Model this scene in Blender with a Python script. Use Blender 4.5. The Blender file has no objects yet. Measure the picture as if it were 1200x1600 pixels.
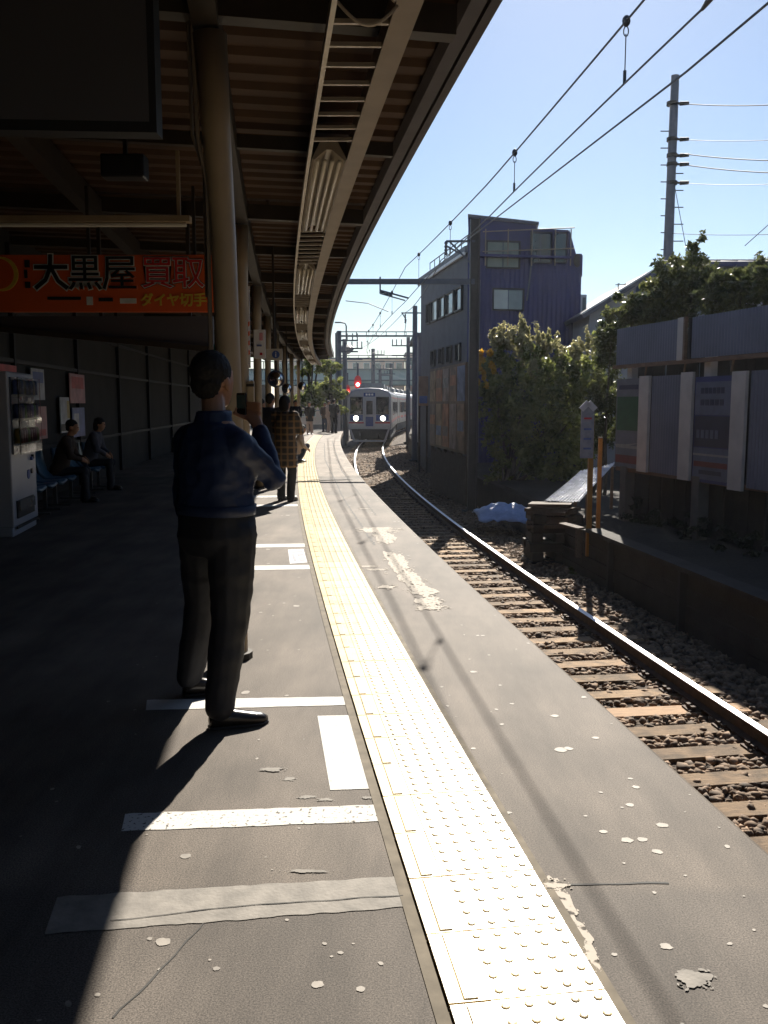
import bpy, math, random
import numpy as np
from mathutils import Vector, Matrix, noise
random.seed(7); RNG = np.random.default_rng(7)
S = bpy.context.scene; COL = S.collection
PI = math.pi; R = math.radians

# ------------------------------------------------------------------ camera, sky, sun, exposure
F, YH, HC = 1400.0, 630.0, 1.5                  # focal length and horizon in photograph pixels, eye height above platform
PITCH = math.atan((800 - YH) / F)
cam = bpy.data.cameras.new('camera'); cam_o = bpy.data.objects.new('camera', cam); COL.objects.link(cam_o)
cam.sensor_fit = 'VERTICAL'; cam.sensor_height = 36.0; cam.lens = F / 1600 * 36.0
cam.clip_start = 0.05; cam.clip_end = 5000
cam_o.location = (0, 0, HC); cam_o.rotation_euler = (PI / 2 - PITCH, 0, 0)
S.camera = cam_o
SUN_AZ, SUN_EL = R(12.0), R(34.4)
SDIR = Vector((math.sin(SUN_AZ) * math.cos(SUN_EL), math.cos(SUN_AZ) * math.cos(SUN_EL), math.sin(SUN_EL)))
W = bpy.data.worlds.new('World'); S.world = W; W.use_nodes = True
nt = W.node_tree; nt.nodes.clear()
sky = nt.nodes.new('ShaderNodeTexSky'); sky.sky_type = 'NISHITA'; sky.sun_disc = False
sky.sun_elevation = SUN_EL; sky.sun_rotation = SUN_AZ; sky.altitude = 10
sky.air_density = 1.0; sky.dust_density = 0.25; sky.ozone_density = 3.0
bg = nt.nodes.new('ShaderNodeBackground'); bg.inputs['Strength'].default_value = 0.05
wo = nt.nodes.new('ShaderNodeOutputWorld')
nt.links.new(sky.outputs[0], bg.inputs['Color']); nt.links.new(bg.outputs[0], wo.inputs['Surface'])
sun = bpy.data.lights.new('sun', 'SUN'); sun.energy = 5.0; sun.angle = R(0.5); sun.color = (1.0, 0.93, 0.82)
sun_o = bpy.data.objects.new('sun', sun); COL.objects.link(sun_o)
sun_o.rotation_euler = (-SDIR).to_track_quat('-Z', 'Y').to_euler(); sun_o.location = SDIR * 60
vs = S.view_settings; vs.view_transform = 'Standard'; vs.look = 'None'; vs.exposure = 1.15; vs.gamma = 1.0
vs.use_curve_mapping = False
S.render.engine = 'CYCLES'
S.cycles.use_denoising = True
S.cycles.max_bounces = 6; S.cycles.diffuse_bounces = 3; S.cycles.glossy_bounces = 3
S.cycles.transmission_bounces = 4; S.cycles.transparent_max_bounces = 6
S.cycles.caustics_reflective = False; S.cycles.caustics_refractive = False

# ------------------------------------------------------------------ survey: pixels measured in the photograph -> places at a known depth or height
def ray(u, v):
    a = 800 - v
    return Vector((u - 600, F * math.cos(PITCH) + a * math.sin(PITCH), -F * math.sin(PITCH) + a * math.cos(PITCH)))
def aty(u, v, y): r = ray(u, v) * (y / ray(u, v).y); return Vector((r.x, y, r.z + HC))
def atz(u, v, z): r = ray(u, v); r = r * ((z - HC) / r.z); return Vector((r.x, r.y, z))
def onp(u, v, P, d):            # vertical plane through P along horizontal direction d
    r = ray(u, v); n = Vector((d[1], -d[0], 0)); t = (n.x * P[0] + n.y * P[1]) / (n.x * r.x + n.y * r.y)
    return Vector((r.x * t, r.y * t, r.z * t + HC))
def plat(y, off, z=0.0):        # platform frame: off = metres right of the platform edge (negative: on the platform)
    r = 405.737 - off; th = math.asin((y - 56.663) / 405.737); return Vector((403.462 - r * math.cos(th), 56.663 + r * math.sin(th), z))
def pcan(y, off, z=0.0): return plat(y, off + 0.038, z)     # frame of the canopy and what hangs from it
def tac(y, off, z=0.0):         # tactile strip frame: off from its inner edge
    r = 367.916 - off; th = math.asin((y - 53.565) / 367.916); return Vector((364.445 - r * math.cos(th), 53.565 + r * math.sin(th), z))
def trk(y, off, z=0.0):         # track frame: off from the track centre line
    r = 339.965 - off; th = math.asin((y - 53.468) / 339.965); return Vector((339.144 - r * math.cos(th), 53.468 + r * math.sin(th), z))
def th_p(y): return math.asin((y - 56.7) / 405.74)
def th_t(y): return math.asin((y - 53.5) / 339.965)
ZR = -1.15                      # rail head
ZB = -1.36                      # ballast bed
ZG = -0.60                      # raised ground right of the line

# ------------------------------------------------------------------ materials
MATS = {}
def mat(name, col, rough=0.6, metal=0.0, var=0.15, scale=6.0, bump=0.0, bscale=60.0, col2=None, spec=0.5, stretch=(1, 1, 1), emit=None, detail=6.0, lo=0.3, hi=0.7, bdist=0.02):
    if name in MATS: return MATS[name]
    m = bpy.data.materials.new(name); m.use_nodes = True; t = m.node_tree; n = t.nodes; l = t.links
    b = n['Principled BSDF']; b.inputs['Roughness'].default_value = rough; b.inputs['Metallic'].default_value = metal
    b.inputs['Specular IOR Level'].default_value = spec
    tc = n.new('ShaderNodeTexCoord'); mp = n.new('ShaderNodeMapping'); mp.inputs['Scale'].default_value = stretch
    l.new(tc.outputs['Object'], mp.inputs['Vector'])
    nz = n.new('ShaderNodeTexNoise'); nz.inputs['Scale'].default_value = scale; nz.inputs['Detail'].default_value = detail
    l.new(mp.outputs[0], nz.inputs['Vector'])
    cr = n.new('ShaderNodeValToRGB'); cr.color_ramp.elements[0].position = lo; cr.color_ramp.elements[1].position = hi
    c1 = [max(0, c * (1 - var)) for c in col]; c2 = col2 if col2 else [min(1, c * (1 + var)) for c in col]
    cr.color_ramp.elements[0].color = (*c1, 1); cr.color_ramp.elements[1].color = (*c2, 1)
    l.new(nz.outputs['Fac'], cr.inputs['Fac']); l.new(cr.outputs['Color'], b.inputs['Base Color'])
    if bump:
        n2 = n.new('ShaderNodeTexNoise'); n2.inputs['Scale'].default_value = bscale; n2.inputs['Detail'].default_value = 5
        l.new(mp.outputs[0], n2.inputs['Vector'])
        bp = n.new('ShaderNodeBump'); bp.inputs['Strength'].default_value = bump; bp.inputs['Distance'].default_value = bdist
        l.new(n2.outputs['Fac'], bp.inputs['Height']); l.new(bp.outputs[0], b.inputs['Normal'])
    if emit:
        b.inputs['Emission Color'].default_value = (*emit[:3], 1); b.inputs['Emission Strength'].default_value = emit[3]
    MATS[name] = m; return m

def asphalt():
    m = mat('asphalt', (0.090, 0.076, 0.064), rough=0.75, var=0.25, scale=1.3, bump=0.28, bscale=340, spec=0.25, bdist=0.006)
    t = m.node_tree; n = t.nodes; l = t.links; b = n['Principled BSDF']
    base = b.inputs['Base Color'].links[0].from_socket
    tc = n.new('ShaderNodeTexCoord')
    vo = n.new('ShaderNodeTexVoronoi'); vo.inputs['Scale'].default_value = 45; l.new(tc.outputs['Object'], vo.inputs['Vector'])
    r1 = n.new('ShaderNodeValToRGB'); r1.color_ramp.elements[0].position = 0.02; r1.color_ramp.elements[1].position = 0.10
    r1.color_ramp.elements[0].color = (1, 1, 1, 1); r1.color_ramp.elements[1].color = (0, 0, 0, 1)
    l.new(vo.outputs['Distance'], r1.inputs['Fac'])
    mx = n.new('ShaderNodeMix'); mx.data_type = 'RGBA'; mx.inputs['B'].default_value = (0.26, 0.24, 0.21, 1)
    ml = n.new('ShaderNodeMath'); ml.operation = 'MULTIPLY'; ml.inputs[1].default_value = 0.5
    n3 = n.new('ShaderNodeTexNoise'); n3.inputs['Scale'].default_value = 9; l.new(tc.outputs['Object'], n3.inputs['Vector'])
    r3 = n.new('ShaderNodeValToRGB'); r3.color_ramp.elements[0].position = 0.5; r3.color_ramp.elements[1].position = 0.62
    l.new(n3.outputs['Fac'], r3.inputs['Fac'])
    m2 = n.new('ShaderNodeMath'); m2.operation = 'MULTIPLY'; l.new(r1.outputs['Color'], m2.inputs[0]); l.new(r3.outputs['Color'], m2.inputs[1])
    l.new(m2.outputs[0], ml.inputs[0]); l.new(ml.outputs[0], mx.inputs['Factor']); l.new(base, mx.inputs['A'])
    # fine grain
    n4 = n.new('ShaderNodeTexNoise'); n4.inputs['Scale'].default_value = 190; n4.inputs['Detail'].default_value = 2; l.new(tc.outputs['Object'], n4.inputs['Vector'])
    r4 = n.new('ShaderNodeMapRange'); r4.inputs['From Min'].default_value = 0.3; r4.inputs['From Max'].default_value = 0.7
    r4.inputs['To Min'].default_value = 0.5; r4.inputs['To Max'].default_value = 1.65; l.new(n4.outputs['Fac'], r4.inputs['Value'])
    mm = n.new('ShaderNodeMix'); mm.data_type = 'RGBA'; mm.blend_type = 'MULTIPLY'; mm.inputs['Factor'].default_value = 1
    l.new(mx.outputs['Result'], mm.inputs['A']); l.new(r4.outputs[0], mm.inputs['B']); # broad stains and tyre-polished streaks along the platform
    mp2 = n.new('ShaderNodeMapping'); mp2.inputs['Scale'].default_value = (2.2, 0.5, 1); l.new(tc.outputs['Object'], mp2.inputs['Vector'])
    n5 = n.new('ShaderNodeTexNoise'); n5.inputs['Scale'].default_value = 1.6; n5.inputs['Detail'].default_value = 9; n5.inputs['Roughness'].default_value = 0.65; l.new(mp2.outputs[0], n5.inputs['Vector'])
    r5 = n.new('ShaderNodeMapRange'); r5.inputs['From Min'].default_value = 0.35; r5.inputs['From Max'].default_value = 0.68; r5.inputs['To Min'].default_value = 0.72; r5.inputs['To Max'].default_value = 1.3; l.new(n5.outputs['Fac'], r5.inputs['Value'])
    m5 = n.new('ShaderNodeMix'); m5.data_type = 'RGBA'; m5.blend_type = 'MULTIPLY'; m5.inputs['Factor'].default_value = 1; l.new(mm.outputs['Result'], m5.inputs['A']); l.new(r5.outputs[0], m5.inputs['B'])
    # sections lightened past each joint, the glare farther off put into their colour
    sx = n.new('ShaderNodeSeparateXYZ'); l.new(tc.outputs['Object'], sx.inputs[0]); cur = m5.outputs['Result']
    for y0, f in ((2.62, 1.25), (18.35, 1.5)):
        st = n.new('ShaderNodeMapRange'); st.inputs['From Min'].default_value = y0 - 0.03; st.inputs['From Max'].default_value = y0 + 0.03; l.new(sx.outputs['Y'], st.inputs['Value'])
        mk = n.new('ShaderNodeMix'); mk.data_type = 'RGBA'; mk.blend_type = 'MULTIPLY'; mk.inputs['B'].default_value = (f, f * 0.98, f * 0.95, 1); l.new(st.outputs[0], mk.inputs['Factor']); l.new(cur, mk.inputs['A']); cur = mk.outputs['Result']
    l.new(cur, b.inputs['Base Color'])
    return m

def paint_worn(name, col, under=(0.062, 0.052, 0.042), wear=0.45, scale=14):
    m = mat(name, under, rough=0.8, spec=0.2, var=0.0, scale=scale, col2=col, lo=wear - 0.04, hi=wear + 0.04, detail=9, bump=0.25, bscale=120, bdist=0.004)
    return m

def leafmat(name, c1, c2, trans=0.35, gloss=0.35):
    if name in MATS: return MATS[name]
    m = bpy.data.materials.new(name); m.use_nodes = True; t = m.node_tree; n = t.nodes; l = t.links
    b = n['Principled BSDF']; b.inputs['Roughness'].default_value = gloss
    g = n.new('ShaderNodeNewGeometry'); nz = n.new('ShaderNodeTexNoise'); nz.inputs['Scale'].default_value = 2.2; nz.inputs['Detail'].default_value = 8
    l.new(g.outputs['Position'], nz.inputs['Vector'])
    cr = n.new('ShaderNodeValToRGB'); cr.color_ramp.elements[0].position = 0.36; cr.color_ramp.elements[1].position = 0.66
    cr.color_ramp.elements[0].color = (*c1, 1); cr.color_ramp.elements[1].color = (*c2, 1)
    l.new(nz.outputs['Fac'], cr.inputs['Fac']); l.new(cr.outputs[0], b.inputs['Base Color'])
    tr = n.new('ShaderNodeBsdfTranslucent'); l.new(cr.outputs[0], tr.inputs['Color'])
    mx = n.new('ShaderNodeMixShader'); mx.inputs[0].default_value = trans
    l.new(b.outputs[0], mx.inputs[1]); l.new(tr.outputs[0], mx.inputs[2]); l.new(mx.outputs[0], n['Material Output'].inputs['Surface'])
    MATS[name] = m; return m

def glassmat(name, col, rough=0.06):
    return mat(name, col, rough=rough, var=0.1, scale=1.0, spec=0.9)

# ------------------------------------------------------------------ object helpers
class MB:
    """collects shapes; o = the parent's location, taken off every point"""
    def __init__(s, o=(0, 0, 0)): s.o = Vector(o); s.v = []; s.f = []; s.m = []; s.mi = 0
    def add(s, vs, fs):
        k = len(s.v); s.v += [tuple(Vector(p) - s.o) for p in vs]; s.f += [tuple(i + k for i in f) for f in fs]; s.m += [s.mi] * len(fs); return s
    def box(s, c, d, rz=0.0, rx=0.0):
        c = Vector(c); h = Vector(d) * 0.5; M = Matrix.Rotation(rz, 3, 'Z') @ Matrix.Rotation(rx, 3, 'X')
        vs = [c + M @ Vector((sx * h.x, sy * h.y, sz * h.z)) for sz in (-1, 1) for sy in (-1, 1) for sx in (-1, 1)]
        return s.add(vs, [(0, 2, 3, 1), (4, 5, 7, 6), (0, 1, 5, 4), (2, 6, 7, 3), (0, 4, 6, 2), (1, 3, 7, 5)])
    def prism(s, pts, ext):      # closed polygon pts extruded by vector ext
        ext = Vector(ext); n = len(pts); a = [Vector(p) for p in pts]; b = [p + ext for p in a]
        fs = [tuple(range(n - 1, -1, -1)), tuple(range(n, 2 * n))] + [(i, (i + 1) % n, n + (i + 1) % n, n + i) for i in range(n)]
        return s.add(a + b, fs)
    def bar(s, a, b, w, h=None): # rectangular bar from a to b
        a = Vector(a); b = Vector(b); h = h or w; d = (b - a).normalized()
        up = Vector((0, 0, 1)) if abs(d.z) < 0.95 else Vector((0, 1, 0)); x = d.cross(up).normalized() * (w / 2); z = x.normalized().cross(d).normalized() * (h / 2)
        vs = [p + sx * x + sz * z for p in (a, b) for sx, sz in ((-1, -1), (1, -1), (1, 1), (-1, 1))]
        return s.add(vs, [(3, 2, 1, 0), (4, 5, 6, 7), (0, 1, 5, 4), (1, 2, 6, 5), (2, 3, 7, 6), (3, 0, 4, 7)])
    def tube(s, path, r, n=8, cap=True):
        P = [Vector(p) for p in path]; rs = r if isinstance(r, (list, tuple)) else [r] * len(P); vs = []; ref = None
        for i, p in enumerate(P):
            d = (P[min(i + 1, len(P) - 1)] - P[max(i - 1, 0)]).normalized()
            if ref is None: ref = Vector((0, 0, 1)) if abs(d.z) < 0.9 else Vector((1, 0, 0))
            x = (ref - d * ref.dot(d)).normalized(); y = d.cross(x); ref = x
            vs += [p + rs[i] * (math.cos(2 * PI * k / n) * x + math.sin(2 * PI * k / n) * y) for k in range(n)]
        fs = [(i * n + k, i * n + (k + 1) % n, (i + 1) * n + (k + 1) % n, (i + 1) * n + k) for i in range(len(P) - 1) for k in range(n)]
        if cap: fs += [tuple(range(n - 1, -1, -1)), tuple((len(P) - 1) * n + k for k in range(n))]
        return s.add(vs, fs)
    def loft(s, rings, cap=True, closed=True):  # rings: lists of points, same count
        n = len(rings[0]); vs = [p for r in rings for p in r]
        K = n if closed else n - 1
        fs = [(i * n + k, i * n + (k + 1) % n, (i + 1) * n + (k + 1) % n, (i + 1) * n + k) for i in range(len(rings) - 1) for k in range(K)]
        if cap and closed: fs += [tuple(range(n - 1, -1, -1)), tuple((len(rings) - 1) * n + k for k in range(n))]
        return s.add(vs, fs)
    def ell(s, c, r, nu=12, nv=8, M=None):
        c = Vector(c); rings = []
        for j in range(nv + 1):
            a = -PI / 2 + PI * j / nv; a = max(-PI / 2 + 0.02, min(PI / 2 - 0.02, a)); ring = []
            for k in range(nu):
                p = Vector((r[0] * math.cos(a) * math.cos(2 * PI * k / nu), r[1] * math.cos(a) * math.sin(2 * PI * k / nu), r[2] * math.sin(a)))
                ring.append(c + (M @ p if M else p))
            rings.append(ring)
        return s.loft(rings)
    def mesh(s, name, mats):
        me = bpy.data.meshes.new(name); me.from_pydata(s.v, [], s.f)
        for m in (mats if isinstance(mats, (list, tuple)) else [mats]): me.materials.append(m)
        if len(me.materials) > 1: me.polygons.foreach_set('material_index', s.m)
        me.validate(); me.update(); return me
    def build(s, name, mats, parent=None, smooth=False, bevel=0.0, loc=None):
        return link(name, s.mesh(name, mats), parent, smooth, bevel, loc)

def link(name, me, parent=None, smooth=False, bevel=0.0, loc=None):
    o = bpy.data.objects.new(name, me); COL.objects.link(o)
    if parent: o.parent = parent
    if loc is not None: o.location = loc
    if smooth: me.polygons.foreach_set('use_smooth', [True] * len(me.polygons))
    if bevel:
        b = o.modifiers.new('bevel', 'BEVEL'); b.width = bevel; b.segments = 2; b.limit_method = 'ANGLE'
    return o
def tag(o, label=None, cat=None, group=None, kind=None):
    if label: o['label'] = label
    if cat: o['category'] = cat
    if group: o['group'] = group
    if kind: o['kind'] = kind
    return o
def root(name, loc, label, cat, group=None, rz=0.0):
    o = bpy.data.objects.new(name, None); COL.objects.link(o); o.location = loc; o.rotation_euler = (0, 0, rz); o.empty_display_size = 0.2
    return tag(o, label, cat, group)
def text_mesh(body, size, m, name, parent, M, extrude=0.001):
    c = bpy.data.curves.new(name, 'FONT'); c.body = body; c.size = size; c.extrude = extrude; c.align_x = 'CENTER'; c.align_y = 'CENTER'; c.resolution_u = 2
    me = evaluated(bpy.data.objects.new(name, c)); bpy.data.curves.remove(c)
    me.transform(M); me.materials.clear(); me.materials.append(m); me.name = name
    return link(name, me, parent)
TMP = bpy.data.scenes.new('workbench')     # a small side scene, so that fusing and lettering evaluate one object only
def evaluated(o):
    TMP.collection.objects.link(o); vl = TMP.view_layers[0]; vl.update()
    me = bpy.data.meshes.new_from_object(o.evaluated_get(vl.depsgraph)); bpy.data.objects.remove(o); return me
def rows(fn, ys, offs):          # grid of points from a frame function
    return [[fn(y, o, z) for (o, z) in offs] for y in ys]
def sweep(fn, ys, prof, closed=True):   # prof: (off, z) profile swept along y
    return [[fn(y, o, z) for (o, z) in prof] for y in ys]
def fr(a, b, st):
    n = max(1, int(round((b - a) / st))); return [a + (b - a) * i / n for i in range(n + 1)]
def blob(fill, name, m, parent, voxel=0.012, smooth=4, disp=None, target=None):
    """several closed shapes fused into one continuous surface"""
    me = fill.mesh(name + '_raw', m); o = bpy.data.objects.new('raw', me)
    rm = o.modifiers.new('r', 'REMESH'); rm.mode = 'VOXEL'; rm.voxel_size = voxel
    sm = o.modifiers.new('s', 'SMOOTH'); sm.factor = 0.5; sm.iterations = smooth
    out = evaluated(o); out.name = name; bpy.data.meshes.remove(me)
    if disp:
        n = len(out.vertices); co = np.empty(n * 3, np.float32); nr = np.empty(n * 3, np.float32)
        out.vertices.foreach_get('co', co); out.vertices.foreach_get('normal', nr)
        d = np.array([disp(Vector(c)) for c in co.reshape(-1, 3)], np.float32)
        out.vertices.foreach_set('co', (co.reshape(-1, 3) + nr.reshape(-1, 3) * d[:, None]).reshape(-1)); out.update()
    out.materials.clear(); out.materials.append(m)
    return link(name, out, parent, smooth=True)
# ================================================================== SETTING
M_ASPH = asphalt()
M_CONC = mat('concrete', (0.22, 0.21, 0.19), rough=0.85, var=0.3, scale=3, bump=0.3, bscale=40)
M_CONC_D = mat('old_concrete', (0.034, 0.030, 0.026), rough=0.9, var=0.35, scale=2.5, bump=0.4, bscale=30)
M_SOIL = mat('soil', (0.020, 0.016, 0.012), rough=0.95, var=0.4, scale=1.2, bump=0.8, bscale=18, bdist=0.05)
M_BALLAST = mat('ballast_bed', (0.075, 0.052, 0.036), rough=0.95, var=0.5, scale=14, bump=1.0, bscale=26, bdist=0.06)
M_STONE = mat('ballast_stone', (0.095, 0.064, 0.042), rough=0.85, var=0.5, scale=9, col2=(0.30, 0.195, 0.12), detail=2)
M_WHITE = paint_worn('white_paint', (0.62, 0.61, 0.58), wear=0.30, scale=60)
M_WHITE2 = paint_worn('white_paint_worn', (0.60, 0.58, 0.54), wear=0.375, scale=60)
M_BAND = mat('cement_band', (0.22, 0.20, 0.175), rough=0.8, var=0.25, scale=14, bump=0.3, bscale=80, bdist=0.005)
M_CEM = paint_worn('cement_patch', (0.46, 0.41, 0.35), wear=0.41, scale=34)
M_DARK = mat('tar_joint_and_dark_line', (0.03, 0.028, 0.025), rough=0.8)
M_TILE = mat('tactile_yellow', (0.78, 0.63, 0.35), rough=0.35, var=0.10, scale=4, spec=0.55, bump=0.08, bscale=90, bdist=0.003)
M_RAILTOP = mat('rail_polished', (0.85, 0.85, 0.86), rough=0.55, metal=1.0, var=0.1, scale=5)
M_RUST = mat('rail_rust', (0.065, 0.036, 0.022), rough=0.8, var=0.4, scale=12, bump=0.3, bscale=80)
M_SLEEPER = mat('sleeper_wood', (0.34, 0.22, 0.12), rough=0.85, var=0.35, scale=5, stretch=(1, 9, 9), bump=0.5, bscale=24)
M_SLEEPER2 = mat('sleeper_wood_fresh', (0.36, 0.215, 0.11), rough=0.8, var=0.25, scale=5, stretch=(1, 9, 9), bump=0.4, bscale=24)

mb = MB(); mb.add([(-1500, -1500, -1.62), (1500, -1500, -1.62), (1500, 1500, -1.62), (-1500, 1500, -1.62)], [(0, 1, 2, 3)])
tag(mb.build('ground', M_SOIL), kind='structure')

# ballast bed: a low trapezoid following the track
mb = MB(); mb.loft([[trk(y, o, z) for o, z in ((-3.0, -1.60), (-1.9, ZB), (1.75, ZB), (2.3, -1.46), (2.9, -1.60))] for y in fr(-25, 180, 1.5)], cap=False, closed=False)
tag(mb.build('ballast_bed', M_BALLAST), kind='structure')
# raised ground right of the line, its edge held by the retaining wall
mb = MB(); gy = fr(-25, 130, 1.0)
def gz(y, o): return ZG + 0.10 * noise.noise(Vector((y * 0.5, o * 0.7, 3.1)))
mb.loft([[trk(y, o, gz(y, o)) for o in (1.55 + RW, 2.2 + RW, 3 + RW, 4.5 + RW, 7, 14, 40)] for y in gy for RW in [0.36 if y < 14.4 else 0.9]], cap=False, closed=False)
tag(mb.build('embankment', M_SOIL), kind='structure')

# ballast stones: individually shaped, lying between and beside the sleepers
def stones(n, ylo, yhi, olo, ohi, rmin, rmax, name, pw=1.0, zfn=None):
    t = (1 + 5 ** 0.5) / 2
    ico = np.array([(-1, t, 0), (1, t, 0), (-1, -t, 0), (1, -t, 0), (0, -1, t), (0, 1, t), (0, -1, -t), (0, 1, -t), (t, 0, -1), (t, 0, 1), (-t, 0, -1), (-t, 0, 1)]) / math.hypot(1, t)
    icf = np.array([(0, 11, 5), (0, 5, 1), (0, 1, 7), (0, 7, 10), (0, 10, 11), (1, 5, 9), (5, 11, 4), (11, 10, 2), (10, 7, 6), (7, 1, 8), (3, 9, 4), (3, 4, 2), (3, 2, 6), (3, 6, 8), (3, 8, 9), (4, 9, 5), (2, 4, 11), (6, 2, 10), (8, 6, 7), (9, 8, 1)])
    y = ylo + (yhi - ylo) * RNG.random(n) ** pw; o = olo + (ohi - olo) * RNG.random(n)
    r = 339.965 - o; th = np.arcsin((y - 53.468) / 339.965)
    near = (np.abs((y + 20.25) % 0.5 - 0.25) < 0.125) & (np.abs(o) < 1.2) & (RNG.random(n) < 0.93) & (y < 60); y, o, r, th = y[~near], o[~near], r[~near], th[~near]; n = len(y)
    C = np.stack([339.144 - r * np.cos(th), 53.468 + r * np.sin(th), np.full(n, ZB) + 0.004 + 0.022 * RNG.random(n) - np.clip(o - 1.75, 0, 9) * 0.19], 1)
    sc = (rmin + (rmax - rmin) * RNG.random((n, 1))) * (0.6 + 0.7 * RNG.random((n, 3))); sc[:, 2] *= 0.75
    V = ico[None] * (0.62 + 0.76 * RNG.random((n, 12, 1))) * sc[:, None, :]
    a = RNG.random(n) * 2 * PI; ca, sa = np.cos(a), np.sin(a)
    X = V[:, :, 0] * ca[:, None] - V[:, :, 1] * sa[:, None]; Y = V[:, :, 0] * sa[:, None] + V[:, :, 1] * ca[:, None]
    V = np.stack([X, Y, V[:, :, 2]], 2) + C[:, None, :]
    Fc = (icf[None] + (np.arange(n) * 12)[:, None, None]).reshape(-1, 3)
    me = bpy.data.meshes.new(name); me.vertices.add(n * 12); me.vertices.foreach_set('co', V.reshape(-1))
    me.loops.add(len(Fc) * 3); me.loops.foreach_set('vertex_index', Fc.reshape(-1).astype(np.int32))
    me.polygons.add(len(Fc)); me.polygons.foreach_set('loop_start', np.arange(0, len(Fc) * 3, 3, dtype=np.int32)); me.polygons.foreach_set('loop_total', np.full(len(Fc), 3, np.int32))
    me.update(); me.validate(); me.materials.append(M_STONE)
    return link(name, me)
o = stones(26000, 3.2, 26, -1.0, 2.55, 0.022, 0.05, 'ballast', pw=1.25); tag(o, 'brown crushed stone ballast between and beside the rails', 'ballast', kind='stuff')
o = stones(9000, 26, 60, -1.0, 2.4, 0.035, 0.07, 'ballast'); tag(o, 'far stretch of brown ballast towards the train', 'ballast', kind='stuff')

# platform: slab with a coping nose and a supporting wall below
PY0, PY1 = -14.0, 48.5
ys = fr(PY0, PY1, 0.5)
mb = MB()
prof = [(-16.0, -0.25), (-16.0, 0.0), (-0.03, 0.0), (0.0, -0.02), (0.0, -0.22), (-0.18, -0.24), (-0.18, -0.30)]
mb.loft(sweep(plat, ys, prof), cap=True)
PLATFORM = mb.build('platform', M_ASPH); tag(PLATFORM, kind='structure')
mb = MB(); mb.loft(sweep(plat, fr(PY0 + .05, PY1 - .05, 1.0), [(-15.9, -1.6), (-15.9, -0.26), (-0.20, -0.305), (-0.20, -1.6)]), cap=True)
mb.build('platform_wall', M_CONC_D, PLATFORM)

# tactile tiles: a line tile (10 cm, one raised bar) and a stud tile (30 cm, 5 x 5 domes)
def stud_tile_mesh():
    mb = MB(); L, Wd, h = 0.2935, 0.298, 0.010
    mb.prism([(0, 0, 0), (Wd, 0, 0), (Wd, L, 0), (0, L, 0)], (0, 0, h))
    for i in range(5):
        for j in range(5):
            cx, cy = 0.03 + 0.06 * i, 0.03 + 0.0595 * j; rings = []
            for r_, z_ in ((0.0135, h - 0.001), (0.0105, h + 0.0024), (0.0065, h + 0.0034)):
                rings.append([(cx + r_ * math.cos(2 * PI * k / 8), cy + r_ * math.sin(2 * PI * k / 8), z_) for k in range(8)])
            mb.loft(rings)
    return mb.mesh('stud_tile', M_TILE)
def line_tile_mesh():
    mb = MB(); L, Wd, h = 0.2935, 0.104, 0.009
    mb.prism([(0, 0, 0), (Wd, 0, 0), (Wd, L, 0), (0, L, 0)], (0, 0, h))
    mb.loft([[(0.036, 0.002, z), (0.078, 0.006, z), (0.078, L - 0.006, z), (0.038, L - 0.006, z)] for z in (h - .001,)] + [[(0.042, 0.009, h + .0035), (0.074, 0.009, h + .0035), (0.074, L - 0.009, h + .0035), (0.042, L - 0.009, h + .0035)]])
    return mb.mesh('line_tile', M_TILE)
# each tile its own shade of weathering, dirt in the hollows
_t = M_TILE.node_tree; _b = _t.nodes['Principled BSDF']; _c = _b.inputs['Base Color'].links[0].from_socket
_oi = _t.nodes.new('ShaderNodeObjectInfo'); _mr = _t.nodes.new('ShaderNodeMapRange'); _mr.inputs['To Min'].default_value = 0.80; _mr.inputs['To Max'].default_value = 1.08; _t.links.new(_oi.outputs['Random'], _mr.inputs['Value'])
_g = _t.nodes.new('ShaderNodeNewGeometry'); _n = _t.nodes.new('ShaderNodeTexNoise'); _n.inputs['Scale'].default_value = 7; _n.inputs['Detail'].default_value = 10; _t.links.new(_g.outputs['Position'], _n.inputs['Vector'])
_d = _t.nodes.new('ShaderNodeMapRange'); _d.inputs['From Min'].default_value = .35; _d.inputs['From Max'].default_value = .55; _d.inputs['To Min'].default_value = .78; _d.inputs['To Max'].default_value = 1.0; _t.links.new(_n.outputs['Fac'], _d.inputs['Value'])
_m = _t.nodes.new('ShaderNodeMath'); _m.operation = 'MULTIPLY'; _t.links.new(_mr.outputs[0], _m.inputs[0]); _t.links.new(_d.outputs[0], _m.inputs[1])
_x = _t.nodes.new('ShaderNodeMix'); _x.data_type = 'RGBA'; _x.blend_type = 'MULTIPLY'; _x.inputs['Factor'].default_value = 1; _t.links.new(_c, _x.inputs['A']); _t.links.new(_m.outputs[0], _x.inputs['B']); _t.links.new(_x.outputs['Result'], _b.inputs['Base Color'])
SM, LM = stud_tile_mesh(), line_tile_mesh()
arc0 = -0.9
k = 0; y = arc0
while y < 42:
    th = math.asin((y - 53.6) / 367.92)
    for me, off in ((LM, 0.012), (SM, 0.118)):
        o = link(me.name, me, PLATFORM); o.location = tac(y, off, 0.0045 + 0.0012 * RNG.random()); o.rotation_euler = (0.003 * (RNG.random() - .5), 0.003 * (RNG.random() - .5), -th + 0.004 * (RNG.random() - .5))
    y += 0.3 * math.cos(th); k += 1
mb = MB(); mb.loft([[tac(y, -0.03, 0.003), tac(y, 0.45, 0.003)] for y in fr(-1, 42, 0.5)], cap=False, closed=False)
mb.build('mortar_bed', mat('mortar', (0.16, 0.135, 0.10), rough=0.9, var=0.3, scale=12), PLATFORM)

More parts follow.
